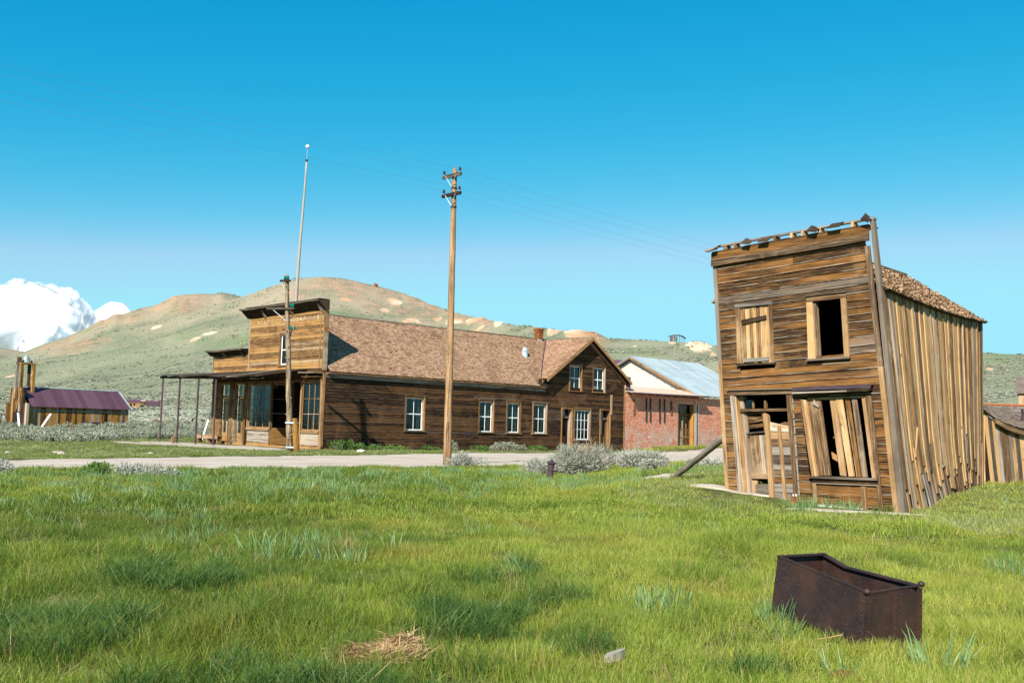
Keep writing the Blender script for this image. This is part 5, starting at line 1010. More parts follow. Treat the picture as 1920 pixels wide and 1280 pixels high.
# ------------------------------------------------------------------ rusty ore cart box in the grass
cz = gz(3.0, 8.9) - .02
K, L_, Rr, BL = Vector((2.925, 8.28, cz)), Vector((2.395, 9.24, cz)), Vector((3.555, 8.68, cz)), Vector((3.025, 9.64, cz))
up3 = lambda p, h, dx=0, dy=0: Vector((p.x + dx, p.y + dy, cz + h))
ct = thing('ore_cart_box', 'dark rusty riveted iron box of an ore cart, half sunk in the grass', 'ore cart', tuple((K + BL) / 2))
Kt, Lt, Lt2, Rt, BT = up3(K, .505, .03, 0), up3(L_, .655, .085, -.01), up3(L_.lerp(K, .10), .652, .075, 0), up3(Rr, .52, .01, 0), up3(BL, .64, .0, .0)
DP = up3(BL.lerp(Rr, .27), .55)
def slab(name, pts, inward, th, mat='rust', parent=None):
    mb = MB(); iw = Vector(inward).normalized() * th; n = len(pts); mb.face([Vector(p) for p in pts]); mb.face([Vector(p) + iw for p in pts][::-1])
    for i in range(n): a, b = Vector(pts[i]), Vector(pts[(i + 1) % n]); mb.face([a, b, b + iw, a + iw])
    return mb.build(name, mat, parent or ct)
inw = ((Rr - K).normalized()); bk_ = ((L_ - K).normalized())
near = slab('side_panel', [L_ - Vector((0, 0, .08)), K - Vector((0, 0, .08)), Kt, Lt2, Lt], inw, .012)
far = slab('side_panel', [BL - Vector((0, 0, .08)), Rr - Vector((0, 0, .08)), Rt - Vector((0, 0, .03)), DP, BT], -inw, .012)
slab('end_panel', [K + inw * .03 - Vector((0, 0, .08)), Rr - inw * .03 - Vector((0, 0, .08)), Rt - inw * .03 - Vector((0, 0, .055)), Kt + inw * .03 - Vector((0, 0, .055))], bk_, .012)
slab('back_panel', [L_ + inw * .02 - Vector((0, 0, .08)), BL - inw * .02 - Vector((0, 0, .08)), BT - inw * .02, Lt + inw * .02], -bk_, .012)
slab('bottom', [L_ + Vector((0, 0, .05)), K + Vector((0, 0, .05)), Rr + Vector((0, 0, .05)), BL + Vector((0, 0, .05))], (0, 0, -1), .012)
mb = MB(); path = [BT + Vector((0, 0, .004)), DP + Vector((0, 0, .004)), Rt - Vector((0, 0, .02))]
mb.loft([[p + inw * q + Vector((0, 0, h)) for q, h in ((-.05, .0), (.012, .0), (.012, .014), (-.05, .014))] for p in path]); mb.build('rim_angle', 'rust', ct)
mb = MB(); mb.loft([[p - bk_ * q + Vector((0, 0, h)) for q, h in ((-.01, .0), (.05, .0), (.05, .014), (-.01, .014))] for p in (Lt, BT)]); mb.build('rim_angle', 'rust', ct)
mb = MB(); mb.loft([[p + inw * q + Vector((0, 0, h)) for q, h in ((-.006, -.012), (.016, -.012), (.016, .006), (-.006, .006))] for p in (Lt, Lt2, Kt)]); mb.build('rim_edge', 'rust', ct)
mb = MB(); mb.tube([Kt - Vector((0, 0, .012)), Rt - Vector((0, 0, .006))], .0125, 8); mb.build('rim_rod', 'rust', ct)
for p in (Kt + Vector((0, -.005, .002)), Rt + Vector((0, 0, .002))): MB().ball(p, .03, 10, 6, .9).build('corner_knob', 'rust', ct, True)
def strip(name, a0, a1, w, out, th=.008):
    d = (a1 - a0).normalized(); s = d.cross(Vector(out)).normalized() * w / 2; o = Vector(out).normalized() * th
    return MB().hexa([a0 - s + o, a0 + s + o, a1 + s + o, a1 - s + o, a0 - s, a0 + s, a1 + s, a1 - s], 'v').build(name, 'rust', ct)
strip('corner_strip', K - Vector((0, 0, .08)) - inw * .003 + bk_ * .035, Kt - Vector((0, 0, .03)) - inw * .003 + bk_ * .035, .06, -inw); strip('corner_strip', K - Vector((0, 0, .08)) - bk_ * .003 + inw * .032, Kt - Vector((0, 0, .03)) - bk_ * .003 + inw * .032, .055, -bk_)
strip('corner_strip', Rr - Vector((0, 0, .08)) - bk_ * .003 - inw * .03, Rt - Vector((0, 0, .03)) - bk_ * .003 - inw * .03, .055, -bk_)
mid0, mid1 = K.lerp(Rr, .50) - bk_ * .003, Kt.lerp(Rt, .50) - bk_ * .003; strip('centre_strap', mid0 - Vector((0, 0, .08)), mid1 + Vector((0, 0, .005)), .034, -bk_, .012)
mb = MB(); mb.tube([mid1 - inw * .02 - Vector((0, 0, .006)), mid1 + inw * .02 - Vector((0, 0, .006))], .019, 8); mb.build('strap_loop', 'rust', ct)
rv = MB()
for t_ in (.06, .2, .36, .52, .68, .84):
    for a, b, o in ((K, Kt, -inw * .012 + bk_ * .035), (K, Kt, -bk_ * .012 + inw * .032), (Rr, Rt, -bk_ * .012 - inw * .03), (mid0, mid1, -bk_ * .014), (L_, Lt, -inw * .003 - bk_ * .03)): rv.ball(a.lerp(b, t_) + o, .009, 6, 4)
for t_ in np.linspace(.08, .92, 8): rv.ball(Lt2.lerp(Kt, float(t_)) - Vector((0, 0, .035)) - inw * .002, .008, 6, 4)
rv.build('rivet', 'rust', ct)['kind'] = 'stuff'
# fire hydrant, number marker, stubs, stones
hx, hy = 1.39, 33.9; hz = gz(hx, hy) - .05; hb = thing('old_hydrant', 'rusty purple old iron hydrant in the grass in front of the pale sagebrush', 'hydrant', (hx, hy, hz)); lean = Vector((.06, 0, .74)); o = Vector((hx, hy, hz))
mb = MB(); q = lambda t: o + lean * t; mb.tube([q(0), q(.5), q(.51), q(.55), q(.56), q(.84)], [.115, .115, .135, .135, .115, .12], 12); mb.build('barrel', 'purple', hb)
mb = MB(); mb.tube([q(.84), q(.87), q(.93), q(.97), q(.99), q(1.06)], [.17, .175, .12, .07, .035, .03], 10); mb.build('cap', 'purple', hb)
mb = MB(); mb.tube([q(.56) + Vector((.1, -.02, 0)), q(.56) + Vector((.23, -.05, 0))], [.06, .07], 8); mb.build('nozzle', 'purple', hb)
mx, my = 6.95, 24.35; mz = gz(mx, my) + .03; mk = thing('number_marker', 'small brown wooden block with a number plate in the grass by the doorway', 'marker', (mx, my, mz)); Fm = Fr(Vector((mx, my, 0)), (.96, -.28, 0), (-.28, -.96, 0))
MB().hexa([Fm(-.095, .09, mz - .05), Fm(.095, .09, mz - .05), Fm(.095, .09, mz + .17), Fm(-.095, .09, mz + .17), Fm(-.095, -.09, mz - .05), Fm(.095, -.09, mz - .05), Fm(.095, -.09, mz + .25), Fm(-.095, -.09, mz + .25)]).build('block', 'redrust', mk)
sl = (Fm(0, -.09, mz + .25) - Fm(0, .09, mz + .17)).normalized(); nn = Fm.ax.cross(sl).normalized(); pc = Fm(0, 0, mz + .212)
pl = MB(); pl.hexa([pc + Fm.ax * x + sl * y + nn * .004 for x, y in ((-.07, -.07), (.07, -.07), (.07, .07), (-.07, .07))] + [pc + Fm.ax * x + sl * y - nn * .004 for x, y in ((-.07, -.07), (.07, -.07), (.07, .07), (-.07, .07))]); plate = pl.build('plate', 'iron', mk)
dg = MB()
def stroke(x0, y0, x1, y1, w=.009):
    a, b = pc + Fm.ax * x0 + sl * y0, pc + Fm.ax * x1 + sl * y1; d = (b - a).normalized(); s = d.cross(nn) * w; dg.hexa([a - s + nn * .008, b - s + nn * .008, b + s + nn * .008, a + s + nn * .008, a - s + nn * .0045, b - s + nn * .0045, b + s + nn * .0045, a + s + nn * .0045])
for s_ in ((-.035, -.05, -.035, .05), (-.05, .03, -.035, .05), (.055, .045, .01, .045), (.01, .045, .01, .005), (.01, .005, .045, .008), (.045, .008, .05, -.025), (.05, -.025, .01, -.047)): stroke(*s_)
dg.build('digits', 'white', plate)
def lump(name, label, cat, x, y, r, mat, sq=.6, rot=0.0, el=1.0, seed=0, sink=.3, group=None):
    rg = random.Random(seed); mb = MB(); z = gz(x, y); n = 8; rings = []
    for j in range(6):
        t = .05 + (math.pi - .1) * j / 5; rings.append([Vector((x, y, z + r * sq * (1 - sink))) + Matrix.Rotation(rot, 3, 'Z') @ Vector((el * math.sin(t) * math.cos(p) * r * rg.uniform(.8, 1.15), math.sin(t) * math.sin(p) * r * rg.uniform(.8, 1.15), -math.cos(t) * r * sq * rg.uniform(.85, 1.1))) for p in np.linspace(0, 6.283, n + 1)[:-1]])
    mb.loft(rings); return tag(mb.build(name, mat, None, False, (x, y, z)), label, cat, group)
M['brownrust'] = plain('brown_rust', (.09, .035, .018), .9, .1, .4, 9)
wx, wy = .83, 7.62; wz = gz(wx, wy); mb = MB(); mb.loft([[Vector((wx, wy, wz)) + Vector((.12 * (s - .5) * 1.3 + x * .9, .19 * (s - .5) - x * .5, z_)) for x, z_ in ((-.035 * k, .05), (.035 * k, .05), (.03 * k, .105 + .02 * s), (-.03 * k, .10 + .015 * s))] for s, k in ((0, .3), (.2, 1), (.6, 1.1), (.9, .8), (1, .4))])
M['pale_wood'] = plain('pale_grey_wood', (.27, .24, .205), .9, .1, .35, 14)
tag(mb.build('wood_chunk', 'pale_wood', None, False, (wx, wy, wz)), 'short grey splinter of old wood lying in the foreground grass', 'wood piece')
lump('rust_lump', 'small brown rusty lump in the grass in front of the ore cart box', 'scrap iron', 2.49, 7.42, .095, 'brownrust', .62, .4, 1.25, 3, .3)
mb = MB(); mb.tube([(2.57, 8.32, gz(2.57, 8.32) + .10), (2.66, 8.30, gz(2.6, 8.3) + .12), (2.75, 8.29, gz(2.75, 8.29) + .145)], .006, 5); tag(mb.build('pale_stick', 'trim', None, False, (2.6, 8.4, gz(2.6, 8.4))), 'thin pale stick leaning on the near side of the ore cart box', 'stick')
for i, (x, y, r, lb) in enumerate(((-19.9, 44.6, .17, 'largest pale stone on the short grass left of the road'), (-20.6, 45.6, .14, 'small pale stone left of the largest roadside stone'), (-22.0, 44.0, .13, 'flat small stone near the left frame edge on the short grass'), (-17.6, 49.2, .12, 'small white stone beyond the road, towards the canopy posts'), (-8.9, 60.2, .26, 'pale stone at the foot of the hotel side wall'), (3.15, 62.0, .16, 'brownish stone lying on the gravel road'))):
    lump('stone', lb, 'stone', x, y, r, 'stone' if i < 5 else 'redrust', .55, i, 1.3, 20 + i, .35, 'stones beside the road')
lump('post_stub', 'short orange wooden stub in front of the canopy posts', 'post', -24.1, 71.8, .2, 'pole', 1.6, 0, .8, 5, .1)
# white stakes by the firehouse and below the canopy
for (x0, y0, x1, y1, hh, lb) in ((-54.6, 111.5, -54.9, 111.5, 1.75, 'upright white stake in the sagebrush in front of the firehouse'), (-52.5, 111.6, -51.3, 111.6, 1.75, 'slanting white stake in the sagebrush in front of the firehouse'), (-23.6, 76.5, -22.95, 76.5, 2.3, 'white stake leaning at the far corner of the hotel')):
    z = gz(x0, y0); e = .11 if y0 > 100 else .05; mb = MB(); mb.hexa([Vector((x0 - e, y0, z - .2)), Vector((x0 + e, y0, z - .2)), Vector((x1 + e, y1, z + hh)), Vector((x1 - e, y1, z + hh))] + [Vector((x0 - e, y0 + .1, z - .2)), Vector((x0 + e, y0 + .1, z - .2)), Vector((x1 + e, y1 + .1, z + hh)), Vector((x1 - e, y1 + .1, z + hh))], 'v'); tag(mb.build('white_stake', 'white', None, False, (x0, y0, z)), lb, 'stake', 'white stakes')
x, y = -60.5, 118.5; z = gz(x, y); hc = thing('hose_stand', 'dark spindly iron stand in the sagebrush at the firehouse door', 'iron stand', (x, y, z))
for a, b in (((-1.3, 0, 1.9), (.6, 0, 1.5)), ((.6, 0, 1.5), (1.3, 0, .4)), ((-.9, 0, 1.7), (-.5, 0, .7)), ((.1, .2, 1.6), (.0, .2, 0))): mb = MB(); mb.tube([Vector((x, y, z)) + Vector(a), Vector((x, y, z)) + Vector(b)], .06, 6); mb.build('rod', 'iron', hc)
MB().ball(Vector((x - 1.3, y, z + 1.9)), .14, 8, 6).build('knob', 'white', hc)
# distant buildings and ruins
def shack(name, label, x, y, w, d, h, rise, rot, roofm, wallm, win=0, cat='shack', door=True, group=None):
    z = gz(x, y) - .4; s = thing(name, label, cat, (x, y, z), group); ax = Vector((math.cos(rot), math.sin(rot), 0)); out = Vector((ax.y, -ax.x, 0)); f = Fr(Vector((x, y, z)) - ax * w / 2 + out * d / 2, ax, out)
    mb = MB(); q = [f(0, 0, 0), f(w, 0, 0), f(w, 0, h), f(0, 0, h)]; mb.face(q); r = [f(0, -d, 0), f(w, -d, 0), f(w, -d, h), f(0, -d, h)]; mb.face(r[::-1]); mb.face([r[0], q[0], q[3], f(0, -d / 2, h + rise), r[3]]); mb.face([q[1], r[1], r[2], f(w, -d / 2, h + rise), q[2]]); mb.build('wall', wallm, s)
    mb = MB(); o = .3; e = [f(-o, o, h - .12), f(w + o, o, h - .12), f(w + o, -d / 2, h + rise + .06), f(-o, -d / 2, h + rise + .06)]; mb.hexa(e + [p - Vector((0, 0, .12)) for p in e]); e = [f(-o, -d - o, h - .12), f(w + o, -d - o, h - .12), f(w + o, -d / 2, h + rise + .06), f(-o, -d / 2, h + rise + .06)]; mb.hexa(e + [p - Vector((0, 0, .12)) for p in e]); mb.build('roof', roofm, s)
    for k in range(win): a = w * (k + .7) / (win + .4); f.box(MB(), a - .45, a + .45, .02, .06, h * .4, h * .75).build('window', 'inside', s)
    if door: f.box(MB(), w * .12, w * .12 + 1.0, .02, .06, .3, min(2.3, h - .2)).build('door', 'inside', s)
    return s
shack('far_shack', 'brown shack with purple roof in the sage, left of two others beyond the firehouse', -213.5, 566, 6.5, 5, 3.1, 1.4, .5, 'fireroof', 'fire', 1)
shack('far_shack', 'smallest brown shack, in the middle of three beyond the firehouse', -211.0, 575, 3.2, 3, 2.4, .8, -.3, 'darkwood', 'fire', 0)
shack('far_shack', 'low purple iron shack, right of two others beyond the firehouse', -204.5, 571, 7.0, 4, 2.6, 1.2, .2, 'fireroof', 'purple', 0, door=False)
shack('mine_shed', 'long shed with purple roof on the slope between hotel gable and brick store', 84, 757, 17, 7, 4.4, 2.4, .1, 'fireroof', 'fire', 4)
shack('brown_house', 'brown house with shingle roof behind the plank shed, at the right edge', 58.0, 104, 8.6, 7, 6.9, 1.6, -.5, 'shingle_grey', 'fire', 1, 'house')
# tumbledown ruin and hut on the skyline
x, y = 148.5, 886; z = gz(x, y); rn_ = thing('ruined_shed', 'collapsed dark timber shed beside an orange heap on the right skyline', 'ruin', (x, y, z))
f = Fr(Vector((x - 8, y, z)), (1, 0, 0), (0, -1, 0))
for k in range(12): a = k * .62; f.box(MB(), a, a + .45, -.1, .1, -1, 4.6 + 1.2 * math.sin(k * .28) + random.uniform(-.2, .2), 'v').build('wall_plank', 'darkwood' if k % 3 else 'fire', rn_)
mb = MB(); mb.loft([[f(a, w_, zc + q) for w_, q in ((.4, 0), (.4, .35), (-5, .35), (-5, 0))] for a, zc in ((-.5, 4.4), (3, 5.5), (8, 5.9), (12, 5.0), (15, 3.0))]); mb.build('roof', 'darkwood', rn_)
for a, t_ in ((9, 4.9), (11, 4.4), (13, 3.2)): f.box(MB(), a, a + .3, -.1, .2, -1, t_, 'v').build('post', 'darkwood', rn_)
x, y = -178.5, 1280; z = gz(x, y) - .5; ht = thing('skyline_hut', 'tiny ruined hut on the crest of the main hill', 'ruin', (x, y, z)); f = Fr(Vector((x - 2.5, y, z)), (1, 0, 0), (0, -1, 0))
f.box(MB(), 0, 2.6, -2, 0, 0, 4.6).build('wall', 'fire', ht); f.box(MB(), 2.6, 3.9, -2, -1.6, 0, 3.6).build('wall', 'inside', ht); f.box(MB(), 3.9, 5.6, -2, 0, 0, 4.0).build('wall', 'redrust', ht)
for i, (x, y, w, lb) in enumerate(((-85.2, 240, 1.9, 'leftmost rusty scrap heap in the sage beyond the canopy posts'), (-83.6, 238, 1.3, 'rusty scrap heap left of the two walkers'), (-79.8, 232, 1.8, 'rusty scrap heap right below the two walkers'))): lump('scrap_heap', lb, 'scrap', x, y, w * .5, 'redrust', .5, .3 * i, 1.6, 40 + i, .2, 'scrap heaps in the sage')
# two walkers far off
def person(label, x, y, face, shirt, legs, stride, pack=False):
    z = gz(x, y); p = thing('person', label, 'person', (x, y, z)); c, s = math.cos(face), math.sin(face)
    W = lambda lx, ly, lz: Vector((x + lx * c - ly * s, y + lx * s + ly * c, z + lz))
    J = [((0, 0, .95), .13), ((0, 0, 1.18), .125), ((0, 0, 1.40), .15), ((0, 0, 1.52), .055), ((.02, 0, 1.60), .085), ((.02, 0, 1.72), .09)]
    E = [(0, 1), (1, 2), (2, 3), (3, 4), (4, 5)]
    for sd_ in (-1, 1):
        st = stride * sd_; b = len(J); J += [((.0, .10 * sd_, .90), .095), ((.5 * st, .10 * sd_, .50), .07), ((st * .9, .10 * sd_, .09), .045), ((st * .9 + .16, .10 * sd_, .04), .04)]; E += [(0, b), (b, b + 1), (b + 1, b + 2), (b + 2, b + 3)]
        b = len(J); J += [((0, .20 * sd_, 1.38), .06), ((-.4 * st, .25 * sd_, 1.12), .045), ((-.4 * st + .12, .25 * sd_, .90), .035), ((-.4 * st + .16, .25 * sd_, .80), .035)]; E += [(2, b), (b, b + 1), (b + 1, b + 2), (b + 2, b + 3)]
    o_ = Vector((x, y, z)); me = bpy.data.meshes.new('body'); me.from_pydata([tuple(W(*j) - o_) for j, r in J], E, []);
    ob = bpy.data.objects.new('body', me); COL.objects.link(ob); ob.parent = p; me.materials.append(M['skin']); mod = ob.modifiers.new('skin', 'SKIN')
    for i, (j, r) in enumerate(J): me.skin_vertices[0].data[i].radius = (r, r)
    me.skin_vertices[0].data[0].use_root = True; sb_ = ob.modifiers.new('sub', 'SUBSURF'); sb_.levels = 1; sb_.render_levels = 1
    mb = MB(); mb.loft([[W(rx * math.cos(a), ry * math.sin(a), zz_) for a in np.linspace(0, 6.283, 13)[:-1]] for zz_, rx, ry in ((.92, .15, .19), (1.1, .15, .18), (1.35, .16, .23), (1.47, .11, .16), (1.50, .07, .08))]); mb.build('shirt', shirt, p, True)
    for sd_ in (-1, 1):
        st = stride * sd_; mb = MB(); mb.tube([W(0, .09 * sd_, .98), W(.5 * st, .10 * sd_, .50), W(st * .85, .10 * sd_, .12)], [.125, .095, .075], 8); mb.build('trouser_leg', legs, p, True)
    mb = MB(); mb.ball(W(-.01, 0, 1.70), .115, 10, 6); mb.build('hair', 'hair', p, True)
    if pack: mb = MB(); mb.ball(W(-.22, 0, 1.22), .2, 8, 6, 1.4); mb.build('backpack', 'cloth_b', p, True)
person('person in pale pink top and blue jeans walking through the sage, left of the other', -78.6, 243.5, .4, 'cloth_a', 'cloth_c', .22)
person('person in black top with a backpack walking through the sage, right of the other', -77.2, 243.0, 2.4, 'cloth_b', 'cloth_b', .2, True)

# ------------------------------------------------------------------ clouds on the horizon
def mat_cloud():
    t = NT('cumulus'); lw = t.n('LayerWeight', {0: .5}).outputs['Facing']; p = t.n('NewGeometry').outputs['Position']; n = t.noise(p, .02, 6, .7)
    a = t.step(t.math('ADD', t.math('MULTIPLY', t.math('SUBTRACT', 1.0, lw), 1.5), t.math('MULTIPLY', t.math('SUBTRACT', n, .5), 1.1)), .22, 1.35)
    q = t.n('BsdfPrincipled', {'Base Color': (.84, .85, .87, 1), 'Roughness': 1.0, 'Specular IOR Level': 0.0, 'Subsurface Weight': 1.0, 'Subsurface Radius': (1.0, 1.0, 1.05), 'Subsurface Scale': 90.0, 'Subsurface Anisotropy': 0.0}).outputs[0]
    tr = t.n('BsdfTransparent').outputs[0]; mx = t.n('MixShader', {0: a, 1: tr, 2: q}).outputs[0]; t.t.links.new(mx, t.out.inputs[0]); return t.m
M['cloud'] = mat_cloud()
def ico(n):
    import bmesh
    bm = bmesh.new(); bmesh.ops.create_icosphere(bm, subdivisions=n, radius=1.0); v = np.array([q.co[:] for q in bm.verts]); f = [[q.index for q in p.verts] for p in bm.faces]; bm.free(); return v, f
ICO3 = ico(3); ICO2 = ico(2)
def cloud(name, label, puffs, seed):
    rg = np.random.default_rng(seed); V, F_ = [], []; n = 0; c0 = np.mean([p[:3] for p in puffs], 0)
    for cx, cy, cz_, r in puffs:
        I3 = ICO3 if r > 55 else ICO2; v = I3[0].copy(); d = np.zeros(len(v)); w = cx * .01 + v * 1.0
        for fq_, am in ((2.2, .16), (4.7, .10), (9.5, .055), (19, .03)):
            for k in range(5):
                k3 = rg.normal(size=3); k3 /= np.linalg.norm(k3); d += am * .6 * np.abs(np.sin(v @ k3 * fq_ + rg.uniform(0, 6.28))) 
        v = v * (.82 + d)[:, None] * r; v[:, 2] = np.where(v[:, 2] < 0, v[:, 2] * .85, v[:, 2]); V.append(v + np.array([cx, cy, cz_]) - c0); F_ += [[i + n for i in f] for f in I3[1]]; n += len(v)
    me = bpy.data.meshes.new(name); me.from_pydata(np.concatenate(V).tolist(), [], F_); me.polygons.foreach_set('use_smooth', [True] * len(me.polygons)); me.materials.append(M['cloud']); o = bpy.data.objects.new(name, me); COL.objects.link(o); o.location = c0.tolist(); rm = o.modifiers.new('union', 'REMESH'); rm.mode = 'VOXEL'; rm.voxel_size = 9.0; rm.use_smooth_shade = True
    tag(o, label, 'cloud'); return o
cr = random.Random(4); pf = []
for k in range(170):
    x = cr.uniform(-4300, -2590); e = min(1, (-2540 - x) / 330) ** .6; zt = 540 + 250 * e + 30 * math.sin(x * .011); r = cr.uniform(45, 120) * (.5 + .5 * e); q = cr.random(); h = 400 + (zt - r - 400) * q ** .8; pf.append((x, 6000 + cr.uniform(-300, 300) * (1 - .5 * q), h, r))
def sprout(pf, n, k):
    out = list(pf)
    for x, y, z, r in pf:
        for _ in range(n):
            a, e = cr.uniform(0, 6.283), cr.uniform(-.35, 1.3); q = r * cr.uniform(.28, .5) * k; out.append((x + r * math.cos(a) * math.cos(e), y + r * math.sin(a) * math.cos(e), z + r * math.sin(e), q))
    return out
pf = sprout(pf[:80], 12, 1) + [(cr.uniform(-4300, -2620), 5560 + cr.uniform(-60, 60), cr.uniform(310, 500), cr.uniform(60, 120)) for _ in range(45)]
cloud('cumulus_cloud', 'big white cumulus cloud low on the left horizon', pf, 1)
pf = [(-2610, 6200, 545, 55), (-2550, 6200, 590, 70), (-2480, 6200, 615, 75), (-2415, 6250, 590, 58), (-2365, 6250, 560, 42), (-2500, 6300, 530, 90), (-2440, 6300, 500, 80)]; pf = sprout(pf, 14, .9)
cloud('cumulus_cloud', 'small white cloud just above the left hill crest', pf, 2)

# ------------------------------------------------------------------ vegetation
def blades_mesh(name, n, R, h0, h1, w, bend, mat, seed, flop=.25, clump=False):
    rg = np.random.default_rng(seed); V, F_ = [], []
    for k in range(n):
        rad = R * math.sqrt(rg.random()); a = rg.uniform(0, 6.283); x, y = rad * math.cos(a), rad * math.sin(a); h = rg.uniform(h0, h1); d = a + rg.normal() * .8 if clump else rg.uniform(0, 6.283); ln = abs(rg.normal()) * flop + (.15 * rad / R if clump else 0)
        dx, dy = math.cos(d), math.sin(d); f = rg.uniform(0, 6.283); wx, wy = math.cos(f) * w / 2 * rg.uniform(.7, 1.2), math.sin(f) * w / 2; b = len(V)
        for t, ww in ((0, 1.0), (.45, .85), (.8, .5)):
            o = h * (ln * t + bend * t * t * rg.uniform(.5, 1.2)); z = h * t * (1 - .25 * ln * t); V += [(x + dx * o - wx * ww, y + dy * o - wy * ww, z), (x + dx * o + wx * ww, y + dy * o + wy * ww, z)]
        o = h * (ln + bend); V.append((x + dx * o, y + dy * o, h * (1 - .3 * ln - .25 * bend)))
        F_ += [(b, b + 1, b + 3, b + 2), (b + 2, b + 3, b + 5, b + 4), (b + 4, b + 5, b + 6)]
    me = bpy.data.meshes.new(name); me.from_pydata([tuple(map(float, v)) for v in V], [], F_); me.materials.append(M[mat]); return me
def fbm(x, y, seed, wl, octv=3):
    rg = np.random.default_rng(seed); o = np.zeros_like(x); am = 1.0
    for k in range(octv):
        for j in range(5): th = rg.uniform(0, 6.283); o += am * np.sin((math.cos(th) * x + math.sin(th) * y) * 6.283 / wl + rg.uniform(0, 6.283)) / 2.2
        wl /= 2.1; am *= .55
    return o
# meadow grass, denser and finer towards the camera
gv = [blades_mesh('grass_tuft', 80, .18, .06, .16, .0040, .22, 'grass', 100 + i, .30) for i in range(7)] + [blades_mesh('grass_tuft', 64, .15, .14, .28, .0042, .40, 'grass', 120 + i, .28) for i in range(3)] + [blades_mesh('grass_tuft', 60, .27, .07, .16, .0095, .22, 'grass', 140 + i, .32) for i in range(4)]
gv += [blades_mesh('grass_tuft', 16, .16, .14, .30, .0035, .35, 'straw', 160 + i, .35) for i in range(2)]
gv += [blades_mesh('grass_tuft', 60, .27, .08, .17, .0095, .25, 'lawn', 170 + i, .4) for i in range(3)]
rg = np.random.default_rng(21); P_, S_, I_ = [], [], []
for r0, r1, dens, sxy, sz, lo_, hi_ in ((4.3, 11, 62, 1.0, 1.0, 0, 10), (11, 18, 42, 1.15, 1.0, 0, 10), (18, 30, 17, 1.25, 1.05, 10, 14), (30, 50, 9, 1.7, 1.1, 10, 14), (50, 100, 3.2, 2.6, 1.2, 10, 14)):
    am = math.radians(40 if r0 > 12 else 56); n = int(dens * am * (r1 ** 2 - r0 ** 2)); r = np.sqrt(rg.uniform(r0 ** 2, r1 ** 2, n)); a = rg.uniform(-am, am, n); x, y = r * np.sin(a), r * np.cos(a)
    ok = ~road_mask(x, y) & ~built_mask(x, y); ha, hb_ = hab(x, y); ok &= ~((ha < 0) & (hb_ > -3) & (rg.random(n) < .25)) ; ok &= ~((r > 62) & (x < -12) & (rg.random(n) < .5))
    x, y, r = x[ok], y[ok], r[ok]; t = fbm(x, y, 5, 5.0); tall = t > 1.05; ha, hb_ = hab(x, y); lawn = (hb_ > np.interp(ha, *ROAD_UP)) & (x < 10)
    i = rg.integers(lo_, hi_, len(x))
    if hi_ == 10: i = np.where(tall, rg.integers(7, 10, len(x)), rg.integers(0, 7, len(x)))
    pale = lawn & (hb_ > np.interp(ha, *ROAD_UP)); i = np.where(pale & (rg.random(len(x)) < .85), rg.integers(16, 19, len(x)), i); fs, fw = (x - LA.x) * FX.x + (y - LA.y) * FX.y, (x - LA.x) * FN.x + (y - LA.y) * FN.y; nearh = (fs > -4) & (fs < 16) & (fw > -8) & (fw < 4) & (x > 3); i = np.where(nearh & (rg.random(len(x)) < .55), rg.integers(16, 19, len(x)), i)
    i = np.where((rg.random(len(x)) < .016) & (r < 30), rg.integers(14, 16, len(x)), i)
    k = np.clip(.95 + .30 * fbm(x, y, 9, 2.6), .5, 1.9) * np.where(lawn, .42, 1.0) * rg.uniform(.8, 1.2, len(x)); sc = np.stack([np.full(len(x), sxy), np.full(len(x), sxy), sz * k], 1)
    fs, fw = (x - LA.x) * FX.x + (y - LA.y) * FX.y, (x - LA.x) * FN.x + (y - LA.y) * FN.y; foot = (fs > -1) & (fs < 5.6) & (fw > -.2) & (fw < 1.9); sc[foot, 2] *= .45
    nx, ny = (x - LC.x) * SX.x + (y - LC.y) * SX.y, (x - LC.x) * SN.x + (y - LC.y) * SN.y; sc[(nx > -.5) & (nx < 9) & (ny > 0) & (ny < 1.5), 2] *= .6
    nest = ((x + .92) / .34) ** 2 + ((y - 7.25) / .24) ** 2 < .8
    kp_ = ~nest & ~(foot & (fw < .75) & (fbm(x, y, 51, 1.3) > -.5))
    P_.append(np.stack([x, y, ground(x, y) - .01], 1)[kp_]); S_.append(sc[kp_]); I_.append(i[kp_])
P_ = np.concatenate(P_); S_ = np.concatenate(S_); I_ = np.concatenate(I_); R3 = np.stack([rg.normal(0, .08, len(P_)), rg.normal(0, .08, len(P_)), rg.uniform(0, 6.283, len(P_))], 1)
scatter('meadow_grass', P_, R3, S_, I_, gv); print('grass', len(P_))
# darker, taller rushes in patches of the near meadow
dv = [blades_mesh('dark_rush', 46, .13, .16, .34, .0048, .45, 'darkgrass', 230 + i, .3) for i in range(4)]
n = 5200; x, y = rg.uniform(-6.5, 2.2, n), rg.uniform(5.2, 11.5, n); f = fbm(x * .8, y * 1.5, 41, 2.6); ok = (f > .75 + .10 * np.maximum(0, x + 1) + .12 * np.maximum(0, y - 8.5)); x, y = x[ok], y[ok]; n = len(x); s = rg.uniform(.6, 1.05, n)
scatter('dark_rushes', np.stack([x, y, ground(x, y) - .01], 1), np.stack([rg.normal(0, .1, n), rg.normal(0, .1, n), rg.uniform(0, 6.28, n)], 1), np.stack([s * 1.2, s * 1.2, s], 1), rg.integers(0, 4, n), dv); print('rush', n)
